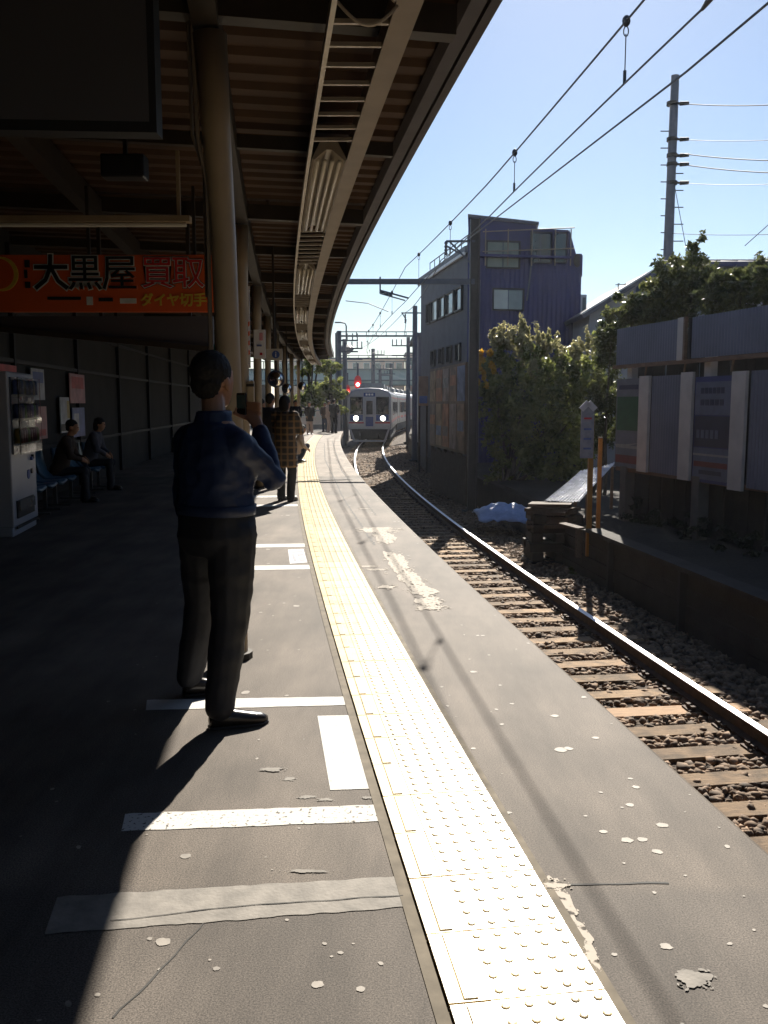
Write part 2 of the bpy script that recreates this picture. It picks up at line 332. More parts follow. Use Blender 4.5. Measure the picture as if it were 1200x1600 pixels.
# painted lines and rectangles
def sheet(name, fn, y0, y1, o0, o1, m, z=0.002, jit=0.004, skew=0.0):
    mb = MB(); n = 40; t = fr(0, 1, 1 / n); a = []; b = []
    for q in t:
        of = o0 + (o1 - o0) * q
        a.append(fn(y0 + skew * q + random.uniform(-jit, jit), of, z)); b.append(fn(y1 + skew * q + random.uniform(-jit, jit), of, z))
    mb.add(a + b, [(i, i + 1, n + 2 + i, n + 1 + i) for i in range(n)])
    return mb.build(name, m, PLATFORM)
def quadpx(name, tl, tr, br, bl, m, z=0.002, jit=0.0025):     # a painted quad from its four measured corners
    TL, TR, BR, BL = (atz(u, v, 0) for u, v in (tl, tr, br, bl)); n = 60; a = []; b = []; mb = MB()
    for k in range(n + 1):
        t = k / n; j = lambda s_: jit * (noise.noise(Vector((t * 23 + s_, s_, 0))) * 2)
        p, q = BL.lerp(BR, t), TL.lerp(TR, t); a.append((p.x, p.y + j(1.3), z)); b.append((q.x, q.y + j(7.7), z))
    mb.add(a + b, [(i, i + 1, n + 2 + i, n + 1 + i) for i in range(n)]); return mb.build(name, m, PLATFORM)
quadpx('painted_line', (230, 1094), (541, 1089), (544, 1102), (228, 1110), M_WHITE)
quadpx('painted_line', (196, 1272), (592, 1258), (597, 1284), (190, 1299), M_WHITE2)
quadpx('cement_band', (90, 1402), (628, 1370), (636, 1418), (70, 1460), M_BAND, jit=.004)
quadpx('painted_rectangle', (496, 1119), (546, 1118), (577, 1233), (516, 1235), M_WHITE, jit=.001)
quadpx('painted_line', (330, 851.5), (477, 849.5), (480, 854.5), (328, 857), M_WHITE)
quadpx('painted_line', (330, 885), (484, 883), (487, 889.5), (328, 892), M_WHITE)
quadpx('painted_line', (380, 789), (466, 788), (467, 791), (379, 792), M_WHITE)
quadpx('painted_line', (380, 775), (464, 774), (465, 776.5), (379, 778), M_WHITE)
quadpx('boarding_mark', (450, 859), (474, 858), (480, 879), (453, 881), mat('mark_paint', (0.52, 0.53, 0.56), rough=0.5, var=0.15, scale=12), jit=.001)
M_MARKTXT = mat('mark_text', (0.16, 0.17, 0.22), rough=0.6)
for q_ in (((454, 862), (472, 861), (473, 863), (455, 864)), ((456, 866), (460, 866), (464, 877), (459, 877)), ((464, 866), (474, 865), (475, 868), (465, 869)), ((467, 871), (476, 870), (478, 876), (468, 877))):
    quadpx('mark_lettering', *q_, M_MARKTXT, z=.0036, jit=.0)
# joints, cracks and long dark lines in the asphalt
def strip(name, pts, w, m, z=0.0018, wob=0.004):
    mb = MB(); a = []; b = []
    P = []
    for i in range(len(pts) - 1):
        p, q = Vector(pts[i]), Vector(pts[i + 1]); n = max(2, int((q - p).length / 0.03))
        P += [p.lerp(q, t / n) for t in range(n)]
    P.append(Vector(pts[-1])); d = (P[-1] - P[0]).normalized(); nn = Vector((-d.y, d.x, 0))
    for i, p in enumerate(P):
        e = nn * wob * 2 * noise.noise(p * 9); ww = w * (0.6 + 0.6 * random.random()) / 2; p = Vector((p.x, p.y, z))
        a.append(p + e - nn * ww); b.append(p + e + nn * ww)
    n = len(a); mb.add(a + b, [(i, i + 1, n + i + 1, n + i) for i in range(n - 1)])
    return mb.build(name, m, PLATFORM)
strip('expansion_joint', [plat(18.2, -3.0), plat(18.4, -0.03)], 0.05, M_DARK, z=0.0165)
strip('crack', [atz(855, 1383, 0), atz(1045, 1380, 0)], 0.010, M_DARK)
strip('crack', [atz(180, 1592, 0), atz(250, 1515, 0), atz(320, 1440, 0)], 0.006, M_DARK, wob=0.012)
strip('crack', [atz(172, 1440, 0), atz(400, 1415, 0), atz(630, 1400, 0)], 0.005, M_DARK, z=0.0036)
strip('dark_line', [plat(9.5, -0.58), plat(14, -0.60), plat(24, -0.62), plat(34, -0.62)], 0.025, M_DARK, wob=0.01)  # thin dark lines running along the platform
strip('dark_line', [plat(12, -0.30), plat(20, -0.33), plat(36, -0.33)], 0.02, M_DARK, wob=0.01)
# irregular cement patches, chewing gum and paint spots
def patch(mb, c, rx, ry, rz, z, n=26, rag=0.35):
    sd = random.random() * 99; pts = []
    for k in range(n):
        a = 2 * PI * k / n; rr = 1 + rag * noise.noise(Vector((math.cos(a) * 1.7 + sd, math.sin(a) * 1.7, sd))) + rag * 0.5 * noise.noise(Vector((math.cos(a) * 5 + sd, math.sin(a) * 5, sd)))
        x, y_ = rx * rr * math.cos(a), ry * rr * math.sin(a); pts.append((c[0] + x * math.cos(rz) - y_ * math.sin(rz), c[1] + x * math.sin(rz) + y_ * math.cos(rz), z))
    mb.add([(c[0], c[1], z)] + pts, [(0, 1 + k, 1 + (k + 1) % n) for k in range(n)])
PZ = 0.0014
def patchpx(uv, w, h, name, m, rag=0.5, z=None, rz=0.0):
    global PZ
    PZ = 0.0014 + (PZ - 0.0014 + 0.0003) % 0.0024
    z = z or PZ; c = atz(*uv, 0); mb = MB(); patch(mb, c, w, h, rz, z, 60, rag)
    for k in range(int(14 + 40 * w)):
        a = random.random() * 2 * PI; q = random.uniform(.9, 1.5); s_ = random.uniform(.05, .16) * min(w, h); patch(mb, (c[0] + w * q * math.cos(a), c[1] + h * q * math.sin(a)), s_ * random.uniform(1, 2), s_, random.random() * 3, z, 9, .5)
    return mb.build(name, m, PLATFORM)
for (u, v, w, h, rz) in ((600, 838, .12, .50, .1), (590, 828, .20, .20, 0), (622, 880, .11, .55, .12), (642, 905, .09, .38, .1), (658, 922, .10, .28, .1), (668, 940, .09, .16, 0), (672, 950, .10, .07, 0), (605, 918, .07, .07, 0), (588, 890, .10, .04, 0), (575, 885, .09, .03, 0), (568, 795, .07, .05, 0), (880, 1405, .03, .10, .1), (900, 1450, .022, .10, .15), (925, 1495, .016, .05, .1), (868, 1384, .035, .025, 0)):
    patchpx((u, v), w, h, 'cement_patch', M_CEM, rag=0.6, rz=rz)
for (u, v, w, h) in ((425, 1203, .05, .018), (452, 1217, .025, .016), (480, 1246, .03, .014), (508, 1250, .032, .012), (572, 1247, .018, .01), (480, 1362, .06, .010)):
    patchpx((u, v), w, h, 'worn_patch', M_BAND, rag=0.6)
o_ = patchpx((1083, 1530), .045, .035, 'worn_ring', M_BAND, rag=0.4)
patchpx((1080, 1527), .02, .014, 'worn_ring', M_ASPH, rag=0.4, z=0.003)
mb = MB(); M_GUM = mat('gum', (0.27, 0.24, 0.205), rough=0.7, var=0.3, scale=20)
for (u, v, w) in ((980, 1313, .021), (1004, 1312, .018), (1027, 1331, .017), (1035, 1290, .019), (867, 1119, .02), (888, 1170, .02), (876, 1172, .028), (1041, 1479, .016), (943, 1300, .014), (984, 1258, .016), (960, 1492, .008), (740, 1050, .02), (255, 1472, .02), (290, 1338, .018), (338, 1514, .010), (497, 1539, .015), (564, 1546, .012), (532, 1489, .008), (518, 1495, .005), (507, 1475, .007), (552, 1475, .004), (993, 1230, .015), (930, 1153, .016), (985, 1217, .01), (740, 1170, .012), (800, 1100, .012)):
    patch(mb, atz(u, v, 0), w, w * 0.9, 0, 0.0016, 14, 0.35)
for k in range(220):
    y_ = 1.9 + 26 * random.random() ** 2.0; of = random.choice((random.uniform(-0.85, -0.05), random.uniform(-2.6, -1.36))); w = random.uniform(0.002, 0.007) * (1 + 0.12 * y_)
    if random.random() < 0.12: w *= 2.2
    patch(mb, plat(y_, of), w * random.uniform(.8, 1.6), w, random.random() * 3, 0.0016, 9, 0.4)
o = mb.build('gum_spots', M_GUM, PLATFORM); o['kind'] = 'stuff'

# ------------------------------------------------------------------ the track: sleepers, tie plates, rails
TR = root('railway_track', (0, 0, 0), None, None); TR['kind'] = 'structure'
_t = M_SLEEPER.node_tree; _b = _t.nodes['Principled BSDF']; _c = _b.inputs['Base Color'].links[0].from_socket; _oi = _t.nodes.new('ShaderNodeObjectInfo')
_mr = _t.nodes.new('ShaderNodeMapRange'); _mr.inputs['To Min'].default_value = 0.55; _mr.inputs['To Max'].default_value = 1.12; _t.links.new(_oi.outputs['Random'], _mr.inputs['Value'])
_g = _t.nodes.new('ShaderNodeNewGeometry'); _n = _t.nodes.new('ShaderNodeTexNoise'); _n.inputs['Scale'].default_value = 5; _n.inputs['Detail'].default_value = 8; _t.links.new(_g.outputs['Position'], _n.inputs['Vector'])
_d = _t.nodes.new('ShaderNodeMapRange'); _d.inputs['From Min'].default_value = .38; _d.inputs['From Max'].default_value = .56; _d.inputs['To Min'].default_value = .5; _t.links.new(_n.outputs['Fac'], _d.inputs['Value'])
_m = _t.nodes.new('ShaderNodeMath'); _m.operation = 'MULTIPLY'; _t.links.new(_mr.outputs[0], _m.inputs[0]); _t.links.new(_d.outputs[0], _m.inputs[1])
_x = _t.nodes.new('ShaderNodeMix'); _x.data_type = 'RGBA'; _x.blend_type = 'MULTIPLY'; _x.inputs['Factor'].default_value = 1; _t.links.new(_c, _x.inputs['A']); _t.links.new(_m.outputs[0], _x.inputs['B']); _t.links.new(_x.outputs['Result'], _b.inputs['Base Color'])
mb = MB(); mb.box((0, 0, -0.07), (2.4, 0.215, 0.14)); SLM = mb.mesh('sleeper', M_SLEEPER); SLM2 = SLM.copy(); SLM2.materials[0] = M_SLEEPER2
mb = MB(); mb.box((0, 0, 0.008), (0.30, 0.15, 0.016))
for sx in (-1, 1):
    for sy in (-1, 1): mb.box((sx * 0.095, sy * 0.045, 0.028), (0.045, 0.04, 0.035))
    mb.tube([(sx * 0.12, 0, 0.0), (sx * 0.12, 0, 0.055)], 0.014, 6)
TPM = mb.mesh('tie_plate', M_RUST)
y = -20.0; k = 0
while y < 120:
    th = th_t(y); z = ZR - 0.172
    s = link('sleeper', SLM2 if k in (56,) else SLM, TR); s.location = trk(y, random.uniform(-.03, .03), z - random.uniform(0, .012)); s.rotation_euler = (random.uniform(-.02, .02), random.uniform(-.006, .006), -th + random.uniform(-.02, .02))
    if -2 < y < 40:
        for of in (-0.745, 0.745):
            p = link('tie_plate', TPM, s); p.location = (of, 0, 0)
    y += 0.5 if y < 60 else 0.62; k += 1
def rail(off, name):
    hw = 0.0365; pr = [(-.0625, -.153), (-.0625, -.143), (-.012, -.125), (-.009, -.045), (-hw, -.032), (-hw, -.008), (-.024, -0.001), (.024, -0.001), (hw, -.008), (hw, -.032), (.009, -.045), (.012, -.125), (.0625, -.143), (.0625, -.153)]
    mb = MB(); rings = [[trk(y, off + a, ZR + b) for a, b in pr] for y in fr(-22, 130, 0.6)]
    n = len(pr); vs = [p for r_ in rings for p in r_]
    for i in range(len(rings) - 1):
        for k in range(n):
            mb.m.append(1 if 5 <= k <= 7 else 0); mb.f.append((i * n + k, i * n + (k + 1) % n, (i + 1) * n + (k + 1) % n, (i + 1) * n + k))
    mb.v = [tuple(p) for p in vs]
    return mb.build(name, [M_RUST, M_RAILTOP], TR)
rail(-0.745, 'rail'); rail(0.745, 'rail')

# ------------------------------------------------------------------ station canopy
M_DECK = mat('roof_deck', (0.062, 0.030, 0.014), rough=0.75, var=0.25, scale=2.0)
M_FASCIA = mat('fascia_steel', (0.050, 0.042, 0.045), rough=0.6, var=0.2)
M_STEEL = mat('painted_steel', (0.24, 0.19, 0.14), rough=0.55, var=0.15, scale=3)
M_STEELD = mat('dark_steel', (0.035, 0.026, 0.018), rough=0.6, var=0.2)
M_COL = mat('column_cream', (0.40, 0.31, 0.20), rough=0.5, var=0.12, scale=3)
CY0, CY1 = -14.0, 44.0
CAN = root('platform_canopy', pcan(15, -3.0, 0), 'long curved canopy over the platform with brown corrugated soffit', 'canopy'); CO = CAN.location
mb = MB(CO); N = []
yy = CY0; step = 0.125; ph = [0, 0.035, 0.035, 0]; i = 0
ring = []
while yy < CY1:
    z0 = 0.0 if (i % 4) in (0, 1) else 0.045
    ring.append([pcan(yy, of, 3.76 + 0.02 * (-0.40 - of) + z0) for of in (-0.40, -2.0, -5.4)]); yy += step if i % 2 == 0 else 0.035; i += 1
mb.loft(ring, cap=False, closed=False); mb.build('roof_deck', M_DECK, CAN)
mb = MB(CO); mb.loft([[pcan(y, of, 3.9 + 0.02 * (-0.40 - of)) for of in (-0.39, -7.0)] for y in fr(CY0, CY1, 1)], cap=False, closed=False); mb.build('roof_sheet', mat('roof_sheet', (0.25, 0.26, 0.27), rough=0.6), CAN)
mb = MB(CO); mb.loft(sweep(pcan, fr(CY0, CY1, 0.8), [(-0.44, 3.70), (-0.38, 3.70), (-0.38, 3.93), (-0.44, 3.93)])); mb.build('fascia', M_FASCIA, CAN)
mb = MB(CO); mb.loft(sweep(pcan, fr(CY0, CY1, 0.8), [(-0.60, 3.74), (-0.56, 3.685), (-0.47, 3.685), (-0.445, 3.76)])); mb.build('gutter', M_FASCIA, CAN)
mb = MB(CO); mb.loft(sweep(pcan, fr(CY0, CY1, 0.8), [(-1.09, 3.30), (-0.97, 3.30), (-0.97, 3.42), (-1.09, 3.42)])); mb.build('edge_beam', M_STEEL, CAN)
for of in (-2.0, -3.6):
    mb = MB(CO); mb.loft(sweep(pcan, fr(CY0, CY1, 0.8), [(of - .07, 3.52), (of + .07, 3.52), (of + .07, 3.74), (of - .07, 3.74)])); mb.build('purlin', M_STEELD, CAN)
for k, y in enumerate(fr(0.1, 42.6, 5.31)):
    base = pcan(y, -1.905 if k == 1 else -2.02, 0); ln = -.075 if k == 1 else 0.0
    mb = MB(CO); mb.tube([base + Vector((ln * max(0, z - 1.9) / 1.6, 0, z)) for z in (0, 1.2, 2.4, 3.0, 3.5)], [0.070, 0.070, 0.071, 0.080, 0.094], 14)
    c = mb.build('column', M_COL, CAN, smooth=True)
    mb = MB(CO); mb.tube([base + Vector((0, 0, z)) for z in (0.0, 0.04)], 0.098, 12); mb.build('base_plate', M_STEELD, c)
    if k < 3:
        mb = MB(CO); mb.tube([base + Vector((-0.105, -0.02, 0.3)), base + Vector((-0.105, -0.02, 2.7)), base + Vector((-0.15, -0.02, 2.95)), base + Vector((-0.17, -0.02, 3.6))], 0.013, 6)
        mb.tube([base + Vector((-0.13, 0.03, 2.1)), base + Vector((-0.13, 0.03, 2.8)), base + Vector((-0.19, 0.03, 2.98)), base + Vector((-0.2, 0.03, 3.6))], 0.010, 6); mb.build('conduit', M_STEEL, c)
    mb = MB(CO)
    a, b = pcan(y, -0.62, 3.62), pcan(y, -5.3, 3.74); mb.bar(a, b, 0.12, 0.16); mb.build('rafter', M_STEELD, CAN)
    mb = MB(CO); mb.bar(pcan(y, -1.03, 3.42), pcan(y, -1.03, 3.6), 0.05, 0.05); mb.build('beam_hanger', M_STEELD, CAN)
for y in fr(2.7, 40, 5.31):
    mb = MB(CO); mb.bar(pcan(y, -0.62, 3.64), pcan(y, -5.3, 3.74), 0.07, 0.11); mb.build('rafter', M_STEELD, CAN)

# cable ladder hung beside the edge beam
LAD = root('cable_ladder', pcan(15, -1.2, 3.3), 'grey steel cable ladder with rungs hung under the canopy edge', 'cable ladder'); LO = LAD.location
M_LAD = mat('galvanised', (0.42, 0.37, 0.31), rough=0.45, metal=0.3, var=0.15)
mb = MB(LO); mb.loft(sweep(pcan, fr(CY0, 42, 0.8), [(-1.385, 3.28), (-1.36, 3.28), (-1.36, 3.34), (-1.385, 3.34)])); mb.build('side_rail', M_LAD, LAD)
FIX = [(1.55 + 5.4 * k, 4.35 + 5.4 * k) for k in range(-1, 8)]     # light fittings between rung sections
for y in fr(-3, 41, 0.275):
    if any(a - 0.15 < y < b + 0.15 for a, b in FIX): continue
    mb = MB(LO); mb.bar(pcan(y, -1.36, 3.31), pcan(y, -1.09, 3.32), 0.022, 0.022); mb.build('rung', M_LAD, LAD)
M_TUBE = mat('unlit_tube', (0.72, 0.70, 0.64), rough=0.25, var=0.03)
M_HOUS = mat('lamp_housing', (0.34, 0.30, 0.25), rough=0.4, var=0.1)
ORD = ['first', 'second', 'third', 'fourth', 'fifth', 'sixth', 'seventh', 'eighth', 'ninth']
vis = [f for f in FIX if f[1] > 3.5 and f[0] < 40]
for k, (a, b) in enumerate(vis):
    rt = root('fluorescent_light', pcan((a + b) / 2, -1.23, 3.3), ORD[k] + ' unlit twin tube light counted from the camera along the canopy edge', 'ceiling light', 'lights along the canopy edge'); o_ = rt.location
    mb = MB(o_); mb.loft(sweep(pcan, fr(a, b, 0.5), [(-1.355, 3.27), (-1.34, 3.26), (-1.25, 3.335), (-1.21, 3.335), (-1.115, 3.26), (-1.10, 3.27), (-1.17, 3.40), (-1.29, 3.40)])); mb.build('housing', M_HOUS, rt)
    for of in (-1.31, -1.255, -1.20, -1.145):
        mb = MB(o_); mb.tube([pcan(y, of, 3.275) for y in fr(a + 0.08, b - 0.08, 0.6)], 0.016, 8); mb.build('tube', M_TUBE, rt, smooth=True)
    if k == 0:
        mb = MB(o_); mb.tube([pcan(b + 0.05, -1.36 + 0.27 * t, 3.27 - 0.09 * math.sin(PI * t)) for t in fr(0, 1, 0.1)], 0.008, 6); mb.build('guard_wire', M_LAD, rt)

# hangers, small cross lights under the dark deck
for k, (u, v, y, w) in enumerate(((402, 200, 8.2, 0.55), (418, 285, 10.6, 0.35), (430, 372, 14, 0.4))):
    p = aty(u, v, y); z = p.z
    rt = root('ceiling_light', (p.x, p.y, z), ['short white tube lamp near the cream column top', 'short white tube lamp in the middle of the dark ceiling', 'short white tube lamp farthest along the dark ceiling'][k], 'ceiling light', 'cross lamps under the deck')
    mb = MB((p.x, p.y, z)); mb.box((p.x, p.y, z + 0.03), (w, 0.09, 0.04)); mb.box((p.x, p.y, (z + 3.72) / 2), (0.03, 0.03, 3.72 - z)); mb.build('housing', M_STEEL, rt)
    mb = MB((p.x, p.y, z)); mb.tube([(p.x - w / 2 + .02, p.y, z - .01), (p.x + w / 2 - .02, p.y, z - .01)], 0.018, 8); mb.build('tube', M_TUBE, rt)
# ================================================================== LEFT: under the canopy
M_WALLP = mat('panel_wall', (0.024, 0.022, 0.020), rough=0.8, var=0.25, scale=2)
M_FRAME = mat('dark_frame', (0.016, 0.016, 0.018), rough=0.6, var=0.2)
M_SCREEN = mat('grey_panel', (0.10, 0.10, 0.115), rough=0.6, var=0.06, scale=1)
M_ORANGE = mat('banner_orange', (0.74, 0.12, 0.025), rough=0.5, var=0.08, scale=2)
M_BLACK = mat('black_print', (0.012, 0.012, 0.014), rough=0.5)
M_WPRINT = mat('white_print', (0.72, 0.71, 0.66), rough=0.5)
M_YPRINT = mat('yellow_print', (0.72, 0.50, 0.06), rough=0.5)
M_RED = mat('red_print', (0.55, 0.03, 0.03), rough=0.5)
M_BLUE = mat('blue_print', (0.05, 0.10, 0.32), rough=0.5)
M_GREEN = mat('green_sign', (0.015, 0.16, 0.08), rough=0.45)
WX = -5.35                                       # platform offset of the back wall
wall = root('waiting_room_wall', pcan(14, WX, 0), 'dark panelled station wall with posters behind the blue seats', 'wall'); wo_ = wall.location
ys_ = fr(-14, 36, 1.0)
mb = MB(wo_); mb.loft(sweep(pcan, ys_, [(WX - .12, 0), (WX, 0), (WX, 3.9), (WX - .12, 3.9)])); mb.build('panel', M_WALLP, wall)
for y in fr(9.6, 35.5, 3.8):
    mb = MB(wo_); mb.bar(pcan(y, WX + .03, 0), pcan(y, WX + .03, 3.7), 0.07, 0.06); mb.build('mullion', M_FRAME, wall)
for z in (0.78, 2.06, 2.75):
    mb = MB(wo_); mb.loft(sweep(pcan, fr(7.5, 35.5, 1), [(WX + .002, z), (WX + .05, z), (WX + .05, z + .06), (WX + .002, z + .06)])); mb.build('transom', M_FRAME, wall)
# unseen wall added behind the viewer keeps the shade under the roof deep
mb = MB(); mb.loft(sweep(pcan, [-14.1, -13.95], [(-8, 0), (-1.6, 0), (-1.6, 3.7), (-8, 3.7)])); e = mb.build('added_end_wall', M_WALLP); tag(e, 'plain unseen wall added behind the viewer to block light', 'wall')
# posters on the wall
def poster(y0, y1, z0, z1, c, label, blocks):
    b_ = pcan((y0 + y1) / 2, WX + .075, z0); rt = root('poster', b_, label, 'poster', 'posters on the station wall')
    mb = MB(b_); mb.add([pcan(y0, WX + .07, z0), pcan(y1, WX + .07, z0), pcan(y1, WX + .07, z1), pcan(y0, WX + .07, z1), pcan(y0, WX + .055, z0), pcan(y1, WX + .055, z0), pcan(y1, WX + .055, z1), pcan(y0, WX + .055, z1)], [(0, 1, 2, 3), (7, 6, 5, 4), (0, 4, 5, 1), (1, 5, 6, 2), (2, 6, 7, 3), (3, 7, 4, 0)]); mb.build('sheet', c, rt)
    for (a, b, cc, d, m) in blocks:
        mb = MB(b_); q = lambda s_, t_: pcan(y0 + (y1 - y0) * s_, WX + .074, z0 + (z1 - z0) * t_)
        mb.add([q(a, cc), q(b, cc), q(b, d), q(a, d)], [(0, 1, 2, 3)]); mb.build('print_block', m, rt)
pc = lambda n, c: mat(n, c, rough=0.45, var=0.25, scale=5)
P_OC, P_RD, P_GN, P_PK, P_BL, P_GR = pc('p_ochre', (.45, .32, .08)), pc('p_red', (.5, .07, .07)), pc('p_green', (.06, .2, .1)), pc('p_pink', (.5, .22, .22)), pc('p_blue', (.12, .16, .36)), pc('p_grey', (.42, .42, .44))
poster(11.15, 12.2, 0.95, 2.02, P_OC, 'ochre poster with a red figure beside the vending machine', [(.25, .6, .1, .7, P_RD), (.62, .82, .2, .55, P_BL)])
poster(12.3, 13.3, 0.95, 2.02, P_RD, 'red topped poster with green figure, second from vending machine', [(.1, .6, .05, .5, P_GN), (.65, .95, .1, .45, P_PK)])
poster(14.0, 14.7, 1.55, 2.02, P_GR, 'small pale violet notice above the seated person', [(.1, .9, .55, .9, P_BL)])
poster(14.1, 14.75, 0.95, 1.45, P_PK, 'small dull pink notice above the blue seats', [(.15, .85, .1, .3, P_RD)])
poster(15.6, 16.2, 1.0, 1.6, P_GR, 'small grey notice with a dark bottom band', [(.0, 1, .05, .25, M_BLACK), (.7, 1.0, .4, .9, P_OC)])
poster(16.3, 17.4, 1.5, 2.02, P_PK, 'wide pink poster at the far end of the wall', [(.1, .9, .5, .9, P_RD)])
poster(16.4, 17.3, 0.9, 1.42, P_BL, 'blue poster under the wide pink one', [(.1, .5, .2, .8, P_GR)])

# blue seats in a row
M_SEAT = mat('seat_blue', (0.06, 0.13, 0.20), rough=0.4, var=0.1)
M_LEG = mat('seat_leg', (0.12, 0.12, 0.12), rough=0.4, metal=0.6)
SEATY = [12.0, 12.55, 13.1, 13.65, 14.6, 15.4, 16.0, 16.6]
def seat_meshes():
    mb = MB(); pr = []
    for (x, z) in ((0.42, 0.40), (0.40, 0.43), (0.2, 0.41), (0.08, 0.42), (0.0, 0.50), (-0.04, 0.65), (-0.07, 0.82)): pr.append([(x, -0.21, z + .01), (x, -0.1, z - .008), (x, 0, z - .015), (x, 0.1, z - .008), (x, 0.21, z + .01), (x - .02, 0.21, z - .02), (x - .02, 0, z - .045), (x - .02, -0.21, z - .02)])
    mb.loft(pr); a = mb.mesh('shell', M_SEAT)
    mb = MB(); mb.bar((0.15, 0, 0), (0.15, 0, 0.39), 0.05); mb.bar((-.02, 0, 0.015), (0.36, 0, 0.015), 0.06, 0.03); mb.bar((0.15, -0.27, 0.37), (0.15, 0.27, 0.37), 0.04)
    return a, mb.mesh('pedestal', M_LEG)
sa, sb = seat_meshes()
for k, y in enumerate(SEATY):
    th = th_p(y); rt = root('blue_seat', pcan(y, WX + .28, 0), ORD[k] + ' blue moulded seat from the vending machine in the row by the wall', 'seat', 'row of blue platform seats', rz=-th)
    link('shell', sa, rt, smooth=True); link('pedestal', sb, rt)

# vending machine, its front towards the track
VP = Vector((-4.22, 10.5, 0)); VRZ = -th_p(10.5) + 0.02
vm = root('vending_machine', VP, 'white drinks vending machine against the wall', 'vending machine', rz=VRZ)
M_VM = mat('vm_white', (0.40, 0.41, 0.45), rough=0.35, var=0.06, scale=2)
mb = MB(); mb.box((-0.36, 0, 0.06), (0.68, 1.06, 0.12)); mb.box((-0.36, 0, 0.98), (0.72, 1.10, 1.74)); mb.build('cabinet', M_VM, vm, bevel=0.015)
mb = MB(); mb.box((0.012, 0, 1.36), (0.02, 0.98, 0.86)); mb.build('display_back', mat('vm_display', (0.10, 0.11, 0.14), rough=0.2), vm)
CAN_C = [pc('c%d' % i, c) for i, c in enumerate(((.1, .15, .4), (.35, .05, .04), (.03, .05, .15), (.4, .25, .05), (.05, .2, .1), (.4, .4, .42)))]
mb0 = MB(); mb0.tube([(0, 0, 0), (0, 0, 0.14), (0, 0, 0.15), (0, 0, .165)], [0.031, .031, .022, .018], 10)
for rI, (z, pal) in enumerate(((1.60, (0, 5, 0, 2)), (1.33, (2, 2, 4, 0)), (1.05, (1, 1, 3, 1)))):
    mb = MB(); mb.box((0.045, 0, z - 0.012), (0.06, 0.96, 0.02)); mb.build('shelf', M_VM, vm)
    for j in range(9):
        me = mb0.mesh('drink_can', CAN_C[pal[(j * 3 + rI) % 4]]); c = link('drink_can', me, vm, smooth=True); c.location = (0.052, -0.42 + j * 0.105, z)
mb = MB(); mb.box((0.095, 0, 1.36), (0.012, 0.98, 0.86)); gl = mat('vm_glass', (0.8, 0.8, 0.8), rough=0.05); glb = gl.node_tree.nodes['Principled BSDF']; glb.inputs['Transmission Weight'].default_value = 1.0; glb.inputs['IOR'].default_value = 1.04; mb.build('window', gl, vm)
for (yy, z, w, h, m, nm) in ((0.36, 0.86, .05, .05, M_FRAME, 'coin_slot'), (0.30, 0.84, .05, .04, M_BLUE, 'button'), (0.22, 0.70, .0, .0, None, ''),):
    if m: mb = MB(); mb.box((0.012, yy, z), (0.03, w, h)); mb.build(nm, m, vm)
mb = MB(); mb.tube([(0.0, 0.16, 0.66), (0.008, 0.16, 0.66)], 0.055, 18); mb.build('round_mark', M_BLUE, vm)
mb = MB(); mb.tube([(0.0, 0.30, 0.69), (0.02, 0.30, 0.69)], 0.03, 14); mb.build('coin_return', M_STEEL, vm)
mb = MB(); mb.box((0.008, -0.05, 0.30), (0.02, 0.74, 0.20)); mb.build('delivery_hatch', M_FRAME, vm)
mb = MB(); mb.box((0.03, -0.05, 0.335), (0.02, 0.66, 0.11), rx=0.0); mb.build('hatch_flap', mat('flap', (0.3, 0.28, 0.25), rough=0.15, metal=0.4), vm)
mb = MB(); mb.box((0.006, 0, 0.10), (0.02, 0.9, 0.03)); mb.build('kick_vent', M_FRAME, vm)

# orange shop banner hung across the platform
BY = 9.0; p0 = aty(352, 487, BY); p1 = aty(352, 398, BY); bx0, bx1, bz0, bz1 = -4.75, p0.x, p0.z, p1.z
bn = root('shop_banner', ((bx0 + bx1) / 2, BY, bz0), 'orange banner with large outlined Japanese characters hung beside the column', 'banner'); bo = bn.location
mb = MB(bo); mb.box(((bx0 + bx1) / 2, BY + .04, (bz0 + bz1) / 2), (bx1 - bx0, 0.06, bz1 - bz0)); mb.build('panel', M_ORANGE, bn)
for x in (bx0 + .4, -2.9, bx1 - .3): mb = MB(bo); mb.bar((x, BY + .05, bz1), (x, BY + .05, 3.6), 0.03); mb.build('hanger', M_STEELD, bn)
def face_text(body, u, v, size, m, y, name, par, org, sx=1.0, bold=0.0, dy=0.0):
    p = aty(u, v, y); Mx = Matrix.Translation(Vector((p.x, y - .002 - dy, p.z)) - Vector(org)) @ Matrix.Rotation(PI / 2, 4, 'X') @ Matrix.Diagonal((sx, 1, 1, 1))
    return text_mesh(body, size, m, name, par, Mx, 0.0015) if not bold else text_bold(body, size, m, name, par, Mx, bold)
def text_bold(body, size, m, name, par, Mx, off):
    c = bpy.data.curves.new(name, 'FONT'); c.body = body; c.size = size; c.extrude = 0.0015; c.offset = off; c.align_x = 'CENTER'; c.align_y = 'CENTER'; c.resolution_u = 2
    me = evaluated(bpy.data.objects.new(name, c))
    me.transform(Mx); me.materials.clear(); me.materials.append(m); return link(name, me, par)
UT = BY / F * 50                                   # metres for 50 photograph pixels at the banner
for ch, u, bo_, bi_ in (('大', 80, .016, .0045), ('黒', 133, .012, .002), ('屋', 187, .009, .0012)):
    face_text(ch, u, 430, UT * 1.12, M_WPRINT, BY, 'lettering_outline', bn, bo, bold=bo_)
    face_text(ch, u, 430, UT * 1.12, M_BLACK, BY, 'lettering', bn, bo, bold=bi_, dy=.006)
